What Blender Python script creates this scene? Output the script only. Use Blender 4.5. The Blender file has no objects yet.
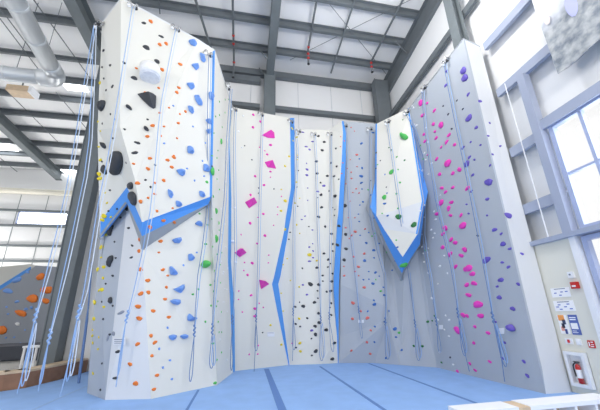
import bpy, bmesh, math, random
from mathutils import Vector, Matrix
from mathutils.bvhtree import BVHTree
random.seed(7)
C = bpy.context.scene.collection
# ------------------------------------------------------------------ camera
FPX, PITCH, YAW, ROLL, CX, CY, H = 286.42, .2939, .1857, -.0236, 300, 228.33, 1.6
cy, sy, cp, sp, cr, sr = math.cos(YAW), math.sin(YAW), math.cos(PITCH), math.sin(PITCH), math.cos(ROLL), math.sin(ROLL)
FW = Vector((sy*cp, cy*cp, sp)); RT0 = Vector((cy, -sy, 0)); UP0 = RT0.cross(FW)
RT = RT0*cr + UP0*sr; UP = -RT0*sr + UP0*cr
CAM = Vector((0, 0, H))
cam = bpy.data.cameras.new('camera'); co = bpy.data.objects.new('camera', cam); C.objects.link(co)
co.matrix_world = Matrix(((RT.x, UP.x, -FW.x, 0), (RT.y, UP.y, -FW.y, 0), (RT.z, UP.z, -FW.z, H), (0, 0, 0, 1)))
cam.sensor_fit = 'HORIZONTAL'; cam.sensor_width = 36; cam.lens = 36*FPX/600
cam.shift_y = (CY-205)/600; cam.clip_start = .05; cam.clip_end = 300
bpy.context.scene.camera = co
def ray(x, y): return FW + RT*((x-CX)/FPX) - UP*((y-CY)/FPX)
def atY(x, y, Y): d = ray(x, y); return CAM + d*(Y/d.y)
def atX(x, y, X): d = ray(x, y); return CAM + d*(X/d.x)
def atZ(x, y, Z): d = ray(x, y); return CAM + d*((Z-H)/d.z)
def fl(x, y): return atZ(x, y, 0)
def roofp(x, y, dz=.3): d = ray(x, y); return CAM + d*((14.42-dz-H)/(d.z+.1*d.y))
def depth(P): return (P-CAM).dot(FW)
def plane(a, b, lean=0):
    A, B = fl(*a), fl(*b); d = B-A; n = Vector((d.y, -d.x, 0)).normalized()
    if n.dot(-A) < 0: n = -n
    return (A, n, lean)
def on(pl, x, y):
    A, n, l = pl; nn = n-Vector((0, 0, l)); d = ray(x, y)
    return CAM + d*(nn.dot(A-CAM)/nn.dot(d))
# ------------------------------------------------------------------ materials
MATS = {}
def srgb(c): return tuple(((v/255)/12.92 if v/255 <= .04045 else ((v/255+.055)/1.055)**2.4) for v in c)
def mat(name, rgb, rough=.6, metal=0, noise=0, scale=8, bump=0, bscale=40, spec=.5, alpha=None):
    if name in MATS: return MATS[name]
    m = bpy.data.materials.new(name); m.use_nodes = True; nt = m.node_tree; b = nt.nodes['Principled BSDF']
    c = srgb(rgb) + (1,)
    b.inputs['Base Color'].default_value = c; b.inputs['Roughness'].default_value = rough
    b.inputs['Metallic'].default_value = metal; b.inputs['Specular IOR Level'].default_value = spec
    tc = nt.nodes.new('ShaderNodeTexCoord')
    if noise:
        n = nt.nodes.new('ShaderNodeTexNoise'); n.inputs['Scale'].default_value = scale; n.inputs['Detail'].default_value = 4
        r = nt.nodes.new('ShaderNodeValToRGB')
        r.color_ramp.elements[0].position = .3; r.color_ramp.elements[1].position = .7
        r.color_ramp.elements[0].color = tuple(max(0, v*(1-noise)) for v in c[:3]) + (1,)
        r.color_ramp.elements[1].color = tuple(min(1, v*(1+noise)) for v in c[:3]) + (1,)
        nt.links.new(tc.outputs['Object'], n.inputs['Vector']); nt.links.new(n.outputs['Fac'], r.inputs['Fac'])
        nt.links.new(r.outputs['Color'], b.inputs['Base Color'])
    if bump:
        n = nt.nodes.new('ShaderNodeTexNoise'); n.inputs['Scale'].default_value = bscale; n.inputs['Detail'].default_value = 3
        bp = nt.nodes.new('ShaderNodeBump'); bp.inputs['Strength'].default_value = bump; bp.inputs['Distance'].default_value = .02
        nt.links.new(tc.outputs['Object'], n.inputs['Vector']); nt.links.new(n.outputs['Fac'], bp.inputs['Height'])
        nt.links.new(bp.outputs['Normal'], b.inputs['Normal'])
    MATS[name] = m; return m
def emis(name, rgb, s):
    m = bpy.data.materials.new(name); m.use_nodes = True; nt = m.node_tree; nt.nodes.clear()
    o = nt.nodes.new('ShaderNodeOutputMaterial'); e = nt.nodes.new('ShaderNodeEmission')
    e.inputs['Color'].default_value = srgb(rgb)+(1,); e.inputs['Strength'].default_value = s
    nt.links.new(e.outputs[0], o.inputs['Surface']); MATS[name] = m; return m
def glassy(name):
    m = bpy.data.materials.new(name); m.use_nodes = True; nt = m.node_tree; nt.nodes.clear()
    o = nt.nodes.new('ShaderNodeOutputMaterial'); mx = nt.nodes.new('ShaderNodeMixShader')
    t = nt.nodes.new('ShaderNodeBsdfTransparent'); g = nt.nodes.new('ShaderNodeBsdfGlossy'); g.inputs['Roughness'].default_value = .05
    mx.inputs[0].default_value = .06; nt.links.new(t.outputs[0], mx.inputs[1]); nt.links.new(g.outputs[0], mx.inputs[2])
    nt.links.new(mx.outputs[0], o.inputs['Surface']); MATS[name] = m; return m
WHITE = mat('textured_white_paint', (230, 229, 221), .7, bump=.15, bscale=60)
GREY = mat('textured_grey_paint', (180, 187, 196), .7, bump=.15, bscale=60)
LGREY = mat('textured_pale_grey_paint', (226, 228, 230), .7, bump=.15, bscale=60)
DGREY = mat('mid_grey_paint_and_shade', (166, 171, 175), .7, bump=.15, bscale=60)  # for soffits and edge returns, their shade is put into this grey
BLUEB = mat('blue_band_paint', (84, 156, 236), .6, bump=.1, bscale=60)
STEEL = mat('primer_grey_steel', (112, 120, 124), .55, noise=.06, scale=3)
STEELD = mat('dark_grey_steel', (106, 113, 118), .55, noise=.06, scale=3)
STEELB = mat('bluish_steel_girt', (164, 173, 194), .5)
INSUL = mat('white_insulation_sheet', (240, 241, 242), .5, bump=.5, bscale=1.6)
ROOFM = mat('white_roof_liner', (248, 249, 250), .55, bump=.5, bscale=1.2)
MAT_BLUE = mat('blue_floor_mat', (148, 186, 238), .75, noise=.05, scale=2.5, bump=.05)
MAT_SEAM = mat('mat_seam_cover', (96, 134, 196), .8)
MAT_SEAML = mat('mat_seam_pale', (150, 182, 226), .8)
CONC = mat('concrete', (150, 148, 145), .8, noise=.1)
BEIGE = mat('beige_drywall', (226, 225, 214), .8)
TRIMW = mat('white_trim', (238, 240, 244), .5)
FRAMEB = mat('blue_grey_window_frame', (172, 184, 216), .4)
SILVER = mat('galvanised_duct', (222, 226, 228), .38, .35, bump=.15, bscale=25)
CHROME = mat('chrome', (205, 205, 205), .25, .8)
RED = mat('red_paint', (200, 40, 36), .45)
ROPEB = mat('light_blue_rope', (150, 182, 226), .8)
ROPED = mat('deep_blue_rope', (104, 134, 182), .8)
ROPEW = mat('pale_rope', (206, 218, 234), .8)
BLACKM = mat('black_plastic', (40, 42, 46), .5)
WOOD = mat('brown_wood', (150, 112, 88), .6, noise=.15, scale=6)
WOODL = mat('tan_wood', (214, 190, 160), .6, noise=.1, scale=6)
PADD = mat('dark_grey_pad', (70, 74, 84), .7)
GLASS = glassy('window_glass')
HC = {'o': (238, 128, 48), 'b': (118, 162, 232), 'k': (58, 62, 68), 'y': (238, 216, 44), 'g': (84, 192, 92), 'm': (240, 66, 188),
      'r': (226, 112, 104), 'p': (108, 92, 188), 'w': (244, 245, 248), 'n': (64, 66, 84), 's': (150, 156, 168), 'G': (44, 122, 66), 'c': (60, 112, 190)}
CN = {'o': 'orange', 'b': 'blue', 'k': 'black', 'y': 'yellow', 'g': 'green', 'm': 'magenta', 'r': 'salmon red', 'p': 'purple', 'w': 'white',
      'n': 'dark', 's': 'silvery grey', 'G': 'dark green', 'c': 'deep blue'}
HM = {k: mat('hold_'+CN[k].replace(' ', '_'), v, .55, noise=.08, scale=14, bump=.2, bscale=30) for k, v in HC.items()}
# ------------------------------------------------------------------ mesh helpers
def obj(name, bm, m, parent=None, smooth=False):
    bmesh.ops.recalc_face_normals(bm, faces=bm.faces[:])
    me = bpy.data.meshes.new(name); bm.to_mesh(me); bm.free()
    for mm in (m if isinstance(m, (list, tuple)) else [m]): me.materials.append(mm)
    if smooth:
        for p in me.polygons: p.use_smooth = True
    o = bpy.data.objects.new(name, me); C.objects.link(o)
    if parent: 
        o.parent = parent
        o.matrix_parent_inverse = Matrix.Translation(-parent.location)
    return o
def tag(o, label, cat, group=None, kind=None):
    o['label'] = label; o['category'] = cat
    if group: o['group'] = group
    if kind: o['kind'] = kind
    return o
def struct(name, bm, m, parent=None):
    o = obj(name, bm, m, parent)
    if not parent: o['kind'] = 'structure'
    return o
def empty(name, loc, label=None, cat=None, group=None):
    o = bpy.data.objects.new(name, None); C.objects.link(o); o.location = loc; o.empty_display_size = .2
    if label: tag(o, label, cat, group)
    return o
def box(bm, lo, hi, M=None):
    lo, hi = Vector(lo), Vector(hi)
    vs = [Vector((x, y, z)) for x in (lo.x, hi.x) for y in (lo.y, hi.y) for z in (lo.z, hi.z)]
    if M: vs = [M @ v for v in vs]
    v = [bm.verts.new(p) for p in vs]
    for f in ((0, 1, 3, 2), (4, 6, 7, 5), (0, 4, 5, 1), (2, 3, 7, 6), (0, 2, 6, 4), (1, 5, 7, 3)): bm.faces.new([v[i] for i in f])
def bx(*a, **k): bm = bmesh.new(); box(bm, *a, **k); return bm
def frame_of(d, upv=Vector((0, 0, 1))):
    d = d.normalized(); s = d.cross(upv)
    if s.length < 1e-4: s = d.cross(Vector((0, 1, 0)))
    s.normalize(); u = s.cross(d).normalized(); return d, s, u
def bar(bm, a, b, w, h, upv=Vector((0, 0, 1))):
    d, s, u = frame_of(b-a, upv)
    vs = [bm.verts.new(p + s*(i*w/2) + u*(j*h/2)) for p in (a, b) for i, j in ((-1, -1), (1, -1), (1, 1), (-1, 1))]
    bm.faces.new(vs[:4]); bm.faces.new(vs[4:][::-1])
    for i in range(4): bm.faces.new([vs[i], vs[(i+1) % 4], vs[4+(i+1) % 4], vs[4+i]])
def ibeam(bm, a, b, w, h, t=.03, upv=Vector((0, 0, 1))):
    d, s, u = frame_of(b-a, upv)
    bar(bm, a+u*(h/2-t/2), b+u*(h/2-t/2), w, t, upv); bar(bm, a-u*(h/2-t/2), b-u*(h/2-t/2), w, t, upv)
    bar(bm, a, b, t, h-2*t, upv)
def zbeam(bm, a, b, h, t=.02, w=.09):
    d, s, u = frame_of(b-a)
    bar(bm, a, b, t, h); bar(bm, a+u*h/2+s*w/2, b+u*h/2+s*w/2, w, t); bar(bm, a-u*h/2-s*w/2, b-u*h/2-s*w/2, w, t)
def tube(bm, pts, r, n=6, close=False):
    pts = [Vector(p) for p in pts]; N = len(pts); rings = []
    for i, p in enumerate(pts):
        if close: d = pts[(i+1) % N]-pts[i-1]
        else: d = pts[min(i+1, N-1)]-pts[max(i-1, 0)]
        d, s, u = frame_of(d, Vector((.13, -.99, .05)))
        rr = r[i] if isinstance(r, (list, tuple)) else r
        rings.append([bm.verts.new(p + s*(rr*math.cos(2*math.pi*k/n)) + u*(rr*math.sin(2*math.pi*k/n))) for k in range(n)])
    for i in range(N if close else N-1):
        A, B = rings[i], rings[(i+1) % N]
        for k in range(n): bm.faces.new([A[k], A[(k+1) % n], B[(k+1) % n], B[k]])
    if not close:
        bm.faces.new(rings[0][::-1]); bm.faces.new(rings[-1])
def tb(pts, r, n=6, **k): bm = bmesh.new(); tube(bm, pts, r, n, **k); return bm
def ball(bm, c, r, sub=2, sc=(1, 1, 1)):
    bmesh.ops.create_icosphere(bm, subdivisions=sub, radius=1, matrix=Matrix.Translation(c) @ Matrix.Diagonal((r*sc[0], r*sc[1], r*sc[2], 1)))
def slab(polys, thick=.06, away=None):
    """polys: list of vertex loops (front skin); gives a body with real thickness away from the camera"""
    bm = bmesh.new()
    for P in polys:
        n = Vector((0, 0, 0))
        for i in range(len(P)): n += P[i].cross(P[(i+1) % len(P)])
        n.normalize(); c = sum(P, Vector())/len(P)
        if n.dot(CAM-c) < 0: n = -n
        off = (-n*thick) if away is None else away
        a = [bm.verts.new(p) for p in P]; b = [bm.verts.new(p+off) for p in P]
        bm.faces.new(a); bm.faces.new(b[::-1])
        for i in range(len(P)): j = (i+1) % len(P); bm.faces.new([a[i], b[i], b[j], a[j]])
    bmesh.ops.triangulate(bm, faces=bm.faces[:])
    return bm
# ------------------------------------------------------------------ climbing walls
BV, BF, BT = [], [], []        # ray-cast skin
def reg(P, zone):
    bm = bmesh.new(); vs = [bm.verts.new(p) for p in P]; bm.faces.new(vs); bmesh.ops.triangulate(bm, faces=bm.faces[:])
    bm.verts.index_update()
    o = len(BV); BV.extend([v.co.copy() for v in bm.verts])
    for f in bm.faces: BF.append(tuple(o+v.index for v in f.verts)); BT.append(zone)
    bm.free()
def panel(name, P, m, parent, zone, label=None, thick=.05):
    reg(P, zone); o = obj(name, slab([P], thick), m, parent)
    if label: o['label'] = label
    return o
# planes
TL = plane((87, 393), (105, 400)); TM = plane((105, 400), (151, 399)); TR = plane((151, 399), (217, 385))
PP1 = plane((235, 371), (289, 365), .03); PP2 = plane((289, 365), (338, 363)); PP3 = plane((338, 363), (375, 363)); PP4 = plane((375, 363), (437, 367.5)); PRW = plane((437, 367.5), (546, 394))
F0, F1, F2, F3, F4 = fl(87, 393), fl(105, 400), fl(151, 399), fl(217, 385), fl(235, 371)
m1 = atY(127, 206, 7.55); m2 = atY(142.5, 250, 7.07); r1 = atY(209, 205, 7.72); o0 = atY(100, 239, 7.95)
L1 = atY(127, 203, 7.2); L2 = atY(142, 236, 6.75); L3 = atY(208.5, 204, 7.55); L0 = atY(100, 238, 7.75)
U0 = atY(100.5, 221, 7.6); U1 = atY(127, 187, 7.12); U2 = atY(142, 222, 6.62); U3 = atY(212, 196, 7.45)
e1 = atY(97.5, 130, 7.15); T0 = atY(102, 22, 6.63); T1 = atY(121, -3, 6.02); R1 = atY(120, 127, 6.42); R2 = atY(135, 180, 6.5)
T2 = atY(215, 50, 7.02); T3 = atY(232.5, 106, 9.62); Tm = atY(198, 39, 6.78)
bl1 = atY(209.5, 198, 7.5); bt1 = atY(213, 50, 7.0)
tw = empty('climbing_tower', ((F1+F2)/2), 'tall white multi-faceted climbing tower with a blue zigzag band at the left', 'climbing wall')
zf = "the tower's broad front face"; zl = "the tower's narrow left face"; zlm = "the tower's grey wedge facets"; zlow = "the tower's bluish lower corner face"; zll = "the tower's lower left face"
zfl = "the tower's lower front face"; zr = "the tower's inner return face"; zb = "the tower's blue zigzag band"
panel('upper_front_panel', [T1, R1, R2, Tm], WHITE, tw, zf)
panel('front_panel', [Tm, R2, U2, U3, T2], WHITE, tw, zf)
panel('upper_left_panel', [T0, e1, R1, T1], WHITE, tw, zl)
panel('undercut_panel', [e1, U0, U1, R1], WHITE, tw, zlm, 'white undercut panel')
panel('undercut_panel', [R1, U1, U2, R2], WHITE, tw, zlm, 'white undercut panel')
panel('blue_band', [U0, L0, L1, U1], BLUEB, tw, zb, 'blue left arm of the zigzag band')
panel('blue_band', [U1, L1, L2, U2], BLUEB, tw, zb, 'short steep middle arm of the blue band')
panel('blue_band', [U2, L2, L3, U3], BLUEB, tw, zb, 'long blue right arm of the zigzag band')
panel('soffit_panel', [L0, o0, m1, L1], DGREY, tw, zb)  # soffits face down; their shade is painted in as grey
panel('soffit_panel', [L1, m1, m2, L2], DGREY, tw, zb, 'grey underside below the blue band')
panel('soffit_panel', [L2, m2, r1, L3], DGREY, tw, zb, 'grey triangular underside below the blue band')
panel('lower_left_panel', [o0, F0, F1, m1], GREY, tw, zll, 'grey lower left panel')
panel('lower_corner_panel', [m1, F1, F2, m2], LGREY, tw, zlow)
panel('lower_front_panel', [m2, F2, F3, r1], WHITE, tw, zfl)
# return face of the tower with its blue edge stripe
q = [atY(229, 150, 9.45), atY(223, 196, 9.25), atY(222, 214, 9.2), atY(228, 262, 9.35), atY(230, 300, 9.45), atY(231.5, 340, 9.6)]
panel('return_panel', [T2, U3, L3, r1, F3, fl(233, 372.5)] + [q[5], q[4], q[3], q[2], q[1], q[0], atY(231, 105, 9.5)], WHITE, tw, zr)
q2 = [atY(234, 112, 9.72), atY(232, 150, 9.7), atY(227, 196, 9.6), atY(226, 214, 9.6), atY(231, 262, 9.7), atY(234.5, 310, 9.75), atY(235, 371, 9.8)]
panel('blue_edge_stripe', [atY(231, 105, 9.5)] + q + [fl(233, 372.5)] + q2[::-1], mat('blue_edge_stripe_paint', (84, 158, 228), .6), tw, zr, 'blue edge stripe')
panel('blue_edge_stripe', [atY(213.8, 51, 6.97), atY(210.3, 197, 7.41), U3, T2], BLUEB, tw, zf, 'thin blue edge stripe')
# closed back and top of the tower
bk = [Vector((-4.5, 8.6, 9.3)), Vector((-3.9, 9.5, 0))]
B0 = Vector((-3.6, 10.2, 0)); B1_ = Vector((-4.1, 10.2, 9.3))
obj('side_panel', slab([[T0, B1_, B0, F0, o0, L0, U0, e1]], .05, Vector((.05, .03, 0))), LGREY, tw)
obj('top_panel', slab([[T0, T1, Tm, T2, T3, B1_]], .05, Vector((0, 0, -.05))), LGREY, tw)
# centre back wall
cw = empty('climbing_wall', fl(320, 364), 'white and grey back climbing wall with blue stripes and a white arrowhead bulge', 'climbing wall')
z1 = "the white left back panel"; z2 = "the recessed centre back panel"; z3 = "the blue-grey back panel"; z4 = "the grey wall below the arrowhead"; z5 = "the white arrowhead panel"; z6 = "the arrowhead's blue rim"; z3l = "the slanted bluish lower panel"; z1s="the kinked blue stripe"; z3s="the tall blue centre stripe"
A1 = lambda x, y: on(PP1, x, y); A2 = lambda x, y: on(PP2, x, y)
pl = [A1(290, 118), A1(291, 188), A1(286, 216), A1(274, 277), A1(272, 284), A1(277, 310), fl(288.5, 365)]
pr = [A2(294.4, 118), A2(295, 188), A2(291, 216), A2(280.5, 276), A2(278.3, 284), A2(282, 310), A2(289.5, 365)]
mid = A1(228, 222); midr = A1(284, 232)
panel('upper_left_panel', [A1(232, 107), A1(228, 160), mid, midr, pl[2], pl[1], pl[0]], WHITE, cw, z1)
k1 = midr
panel('lower_left_panel', [mid, A1(231, 290), fl(235, 371), pl[6], pl[5], pl[4], pl[3], k1], WHITE, cw, z1)
for i in range(6): panel('blue_stripe', [pl[i], pl[i+1], pr[i+1], pr[i]], BLUEB, cw, z1s, 'kinked blue stripe')
fd = [A2(329, 130), A2(330, 150), A2(326, 216), A2(320, 283), fl(322, 364)]
panel('centre_panel', [A2(295, 129)]+pr[1:] + [fd[4], fd[3], fd[2], fd[1], fd[0]], WHITE, cw, z2)
sL = [atY(341.8, 121, 9.75), atY(343, 133, 9.78), atY(342, 154, 9.8), atY(338, 216, 9.9), atY(334.2, 276, 10.02), atY(334, 290, 10.05), atY(337, 336, 10.2), fl(337.8, 363)]
sR = [atY(343.5, 121, 9.78), atY(346, 133, 9.8), atY(346, 154, 9.82), atY(343, 216, 9.92), atY(339.3, 276, 10.04), atY(338.8, 290, 10.07), atY(338.6, 336, 10.2), fl(338.6, 363)]
panel('angled_panel', [fd[0], fd[1], fd[2], fd[3], fd[4]] + sL[::-1], WHITE, cw, z2, 'white angled panel')
for i in range(7): panel('blue_stripe', [sL[i], sL[i+1], sR[i+1], sR[i]], BLUEB, cw, z3s, 'tall straight blue stripe')
A3 = lambda x, y: on(PP3, x, y); A4 = lambda x, y: on(PP4, x, y); AR = lambda x, y: on(PRW, x, y)
g = [A3(344, 121), A3(346.5, 154), A3(344.5, 216), A3(342.3, 276), A3(341.5, 290), A3(340, 336), A3(339, 363)]
sS = [sR[0], sR[2], sR[3], sR[4], sR[5], sR[6], sR[7]]
for i in range(6): obj('edge_panel', slab([[sS[i], sS[i+1], g[i+1], g[i]]], .03), DGREY, cw)  # return side beside the stripe, its shadow painted in as grey
c3 = atY(386, 307, 9.35); c3b = atY(388, 321, 9.4); c3t = A3(377, 124); c3l = atY(340.5, 284, 10.0)
panel('upper_grey_panel', [g[0], g[1], g[2], g[3], c3l, c3, c3t], GREY, cw, z3, 'blue-grey panel')
panel('lower_slanted_panel', [c3l, g[5], g[6], fl(374.5, 363), c3b, c3], GREY, cw, z3l, 'blue-grey slanted lower panel')
fo = [AR(409, 108), AR(428, 192), AR(419.5, 245), AR(423, 270), AR(429, 336), fl(437, 367.5)]
panel('lower_grey_panel', [c3t, c3, c3b, fl(374.5, 363), fl(400, 365)] + fo[::-1], GREY, cw, z4, 'grey panel below the arrowhead')
# arrowhead prow
w_ = dict(a=atY(377, 123.5, 9.25), b=atY(409, 108, 7.95), c=atY(423.5, 201, 7.45), d=atY(417.5, 234, 7.7), e=atY(402.7, 257, 8.2), f=atY(384, 229, 8.6), g=atY(376.5, 216, 8.75))
W = w_; gm = atY(383, 214, 8.5)
panel('arrowhead_panel', [W['a'], W['g'], gm, W['c'], W['b']], WHITE, cw, z5, 'white upper face of the arrowhead')
panel('arrowhead_facet', [W['g'], W['f'], W['d'], W['c'], gm], LGREY, cw, z5, 'pale grey middle facet of the arrowhead')
panel('arrowhead_tip', [W['f'], W['e'], W['d']], WHITE, cw, z5, 'white downward tip of the arrowhead')
b_ = dict(a=atY(375.6, 124, 9.3), b=atY(374.8, 182, 9.1), c=atY(370, 207, 8.95), d=atY(386, 243, 8.8), e=atY(401.5, 273, 8.55), f=atY(420, 244, 8.0), g=atY(424.6, 208, 7.75), h=atY(428, 192, 7.7), i=atY(418.5, 156, 7.9), j=atY(410, 109, 8.05))
B = b_
for P in ([B['a'], B['b'], B['c'], W['g'], W['a']], [B['c'], B['d'], W['f'], W['g']], [B['d'], B['e'], W['e'], W['f']], [W['e'], B['e'], B['f'], W['d']], [W['d'], B['f'], B['g'], W['c']], [W['c'], B['g'], B['h'], B['i'], B['j'], W['b']]):
    panel('blue_rim', P, BLUEB, cw, z6, 'bright blue rim of the arrowhead')
G = [A3(375, 182), atY(365.6, 208, 9.6), atY(384, 247, 9.3), atY(401.2, 282, 9.1), atY(406.5, 269, 8.9), atY(421, 245, 8.4)]
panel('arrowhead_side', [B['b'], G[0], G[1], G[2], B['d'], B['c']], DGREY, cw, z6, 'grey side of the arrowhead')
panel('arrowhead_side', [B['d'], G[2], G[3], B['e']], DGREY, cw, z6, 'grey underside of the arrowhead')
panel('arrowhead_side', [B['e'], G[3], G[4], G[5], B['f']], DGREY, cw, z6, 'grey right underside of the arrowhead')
obj('top_panel', slab([[c3t, W['a'], W['b'], fo[0]]], .04, Vector((0, 0, -.04))), GREY, cw)
# right wall
zR = "the right-hand grey wall"; zRs = "the right wall's end face"
rw = empty('climbing_wall', fl(546, 394), 'long grey right-hand climbing wall under magenta, white and purple holds', 'climbing wall')
E0, E1, E2, E3 = AR(463, 38), fl(546, 394), fl(572, 392), atX(484, 45, 6.46)
E3.x = E2.x; 
panel('wall_panel', [fo[0], E0, E1, fo[5], fo[4], fo[3], fo[2], fo[1]], GREY, rw, zR, 'grey main wall face')
E3 = Vector((6.47, 5.38, E0.z-.1)); E2 = Vector((6.47, 5.38, 0))
panel('end_panel', [E0, E1, E2, E3], LGREY, rw, zRs, 'pale grey end face')
obj('top_panel', slab([[fo[0], E0, E3, Vector((6.47, 8.6, E0.z))]], .05, Vector((0, 0, -.05))), GREY, rw)
BVH = BVHTree.FromPolygons(BV, BF)
# bouldering wall in the far left bay
zB = "the low bouldering wall behind"; 
b0, b1, b2, b3 = atY(-60, 333, 19.2), atY(0, 290, 19.0), atY(30, 270, 19.0), atY(36, 266, 19.0)
yb = 18.9
PB = [atY(-60, 332, yb), atY(0, 290, yb), atY(30, 270, yb), atY(36, 265.5, yb), atY(62, 267, yb), atY(62, 352, yb), atY(-60, 364, yb)]
PB2 = [atY(62, 267, yb-.3), atY(90, 270, yb-.5), atY(94, 276, yb-.5), atY(94, 345, yb-.5), atY(62, 351, yb-.3)]
BWV, BWF = [], []
def regb(P):
    o = len(BWV); BWV.extend(P); BWF.append(tuple(range(o, o+len(P))))
DG = mat('slate_grey_wall_paint', (150, 156, 166), .7)
bw = empty('bouldering_wall', (PB[5]+PB[6])/2, 'low grey bouldering wall with big orange holds behind the steel column', 'climbing wall')
obj('grey_panel', slab([PB], .3), DG, bw); regb(PB)
obj('pale_panel', slab([PB2], .3), mat('stone_beige_wall_paint', (206, 206, 200), .7), bw)['label'] = 'pale panel with rounded corner'; regb(PB2)
top = [PB[0]+Vector((0, .4, 0)), PB[1]+Vector((0, .4, 0)), PB[2]+Vector((0, .4, 0)), PB[3]+Vector((0, .4, 0)), atY(30, 264, yb+.4), atY(-60, 272, yb+.4)]
obj('top_slab', slab([top], .2), mat('stone_beige_wall_paint', (206, 206, 200)), bw)['label'] = 'pale sloping top slab'
st = [PB[0], PB[1], PB[2], PB[2]+Vector((0, -.05, .18)), PB[1]+Vector((0, -.05, .25)), PB[0]+Vector((0, -.05, .25))]
obj('blue_stripe', slab([st], .1), BLUEB, bw)['label'] = 'blue top stripe'
P = [atY(63, 312, yb-.6), atY(65, 328, yb-.6), atY(73, 343, yb-.75), atY(69.5, 333, yb-.75), atY(66, 324, yb-.65)]
obj('blue_stripe', slab([P], .1), BLUEB, bw)['label'] = 'short slanting blue stripe'
BVHB = BVHTree.FromPolygons(BWV, BWF)
# ------------------------------------------------------------------ holds
TPL = {}
def tpl(v, col):
    if (v, col) in TPL: return TPL[(v, col)]
    rnd = random.Random(v*31+5); bm = bmesh.new()
    bmesh.ops.create_icosphere(bm, subdivisions=2, radius=.5)
    ph = [rnd.uniform(0, 6.28) for _ in range(6)]
    for q_ in bm.verts:
        x, y, z = q_.co; a = math.atan2(y, x)
        k = 1+.13*math.sin(2*a+ph[0])+.08*math.sin(3*a+ph[1])+.05*math.sin(5*a+ph[2]) 
        zz = z*(1+.2*math.sin(3*x*2+ph[3])) + .12*y
        if v % 3 == 1: zz -= .22*math.exp(-((x-.02)**2+(y-.12)**2)*22)*(z > 0)
        q_.co = Vector((x*k, y*k, max(zz, -.03)))
    bmesh.ops.remove_doubles(bm, verts=bm.verts[:], dist=.004)
    bmesh.ops.recalc_face_normals(bm, faces=bm.faces[:])
    me = bpy.data.meshes.new('hold_shape'); bm.to_mesh(me); bm.free(); me.materials.append(HM[col])
    for p in me.polygons: p.use_smooth = v % 2 == 0 or v % 3 == 1
    TPL[(v, col)] = me; return me
HOLDS = []      # (obj, col, zone, px, py, size px, kind, aspect)
def cast(x, y, boulder=False):
    T = BVHB if boulder else BVH
    for dx in (0, 1, 2, 3, 4, 5, 6, 7):
        loc, n, i, d = T.ray_cast(CAM, ray(x+dx, y).normalized())
        if loc is not None:
            if n.dot(CAM-loc) < 0: n = -n
            return loc, n, (zB if boulder else BT[i])
    return None
def orient(n):
    z = n.normalized(); x = Vector((0, 0, 1)).cross(z)
    if x.length < .01: x = Vector((1, 0, 0))
    x.normalize(); y = z.cross(x); return x, y, z
def hold(x, y, w, h, col, boulder=False):
    for H_ in HOLDS:
        if H_[1] == col and abs(H_[3]-x) < 1.5 and abs(H_[4]-y) < 1.5: return
        if abs(H_[3]-x) < .8 and abs(H_[4]-y) < .8: return
    r = cast(x, y, boulder)
    if not r: print('miss', x, y, col); return
    loc, n, zone = r
    s = depth(loc)/FPX; X, Y, Z = orient(n)
    v = random.randrange(6)
    o = bpy.data.objects.new('climbing_hold', tpl(v, col)); C.objects.link(o)
    # widen where the wall is seen at a slant so the hold keeps a natural shape
    vd = (loc-CAM).normalized(); fs = math.sqrt(max(.05, 1-X.dot(vd)**2)); w *= min(1.3, 1/fs)
    W_, H2 = max(w*s, .05), max(h*s, .05); D = min(W_, H2)*(.75 if max(w, h) < 4 else .6)
    M = Matrix(((X.x, Y.x, Z.x), (X.y, Y.y, Z.y), (X.z, Y.z, Z.z))).to_4x4()
    rot = Matrix.Rotation(random.uniform(-.4, .4), 4, 'Z')
    o.matrix_world = Matrix.Translation(loc+n*.001) @ M @ rot @ Matrix.Diagonal((W_*1.08, H2*1.08, D, 1))
    HOLDS.append((o, col, zone, x, y, max(w, h), 'blob', w/h))
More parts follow.
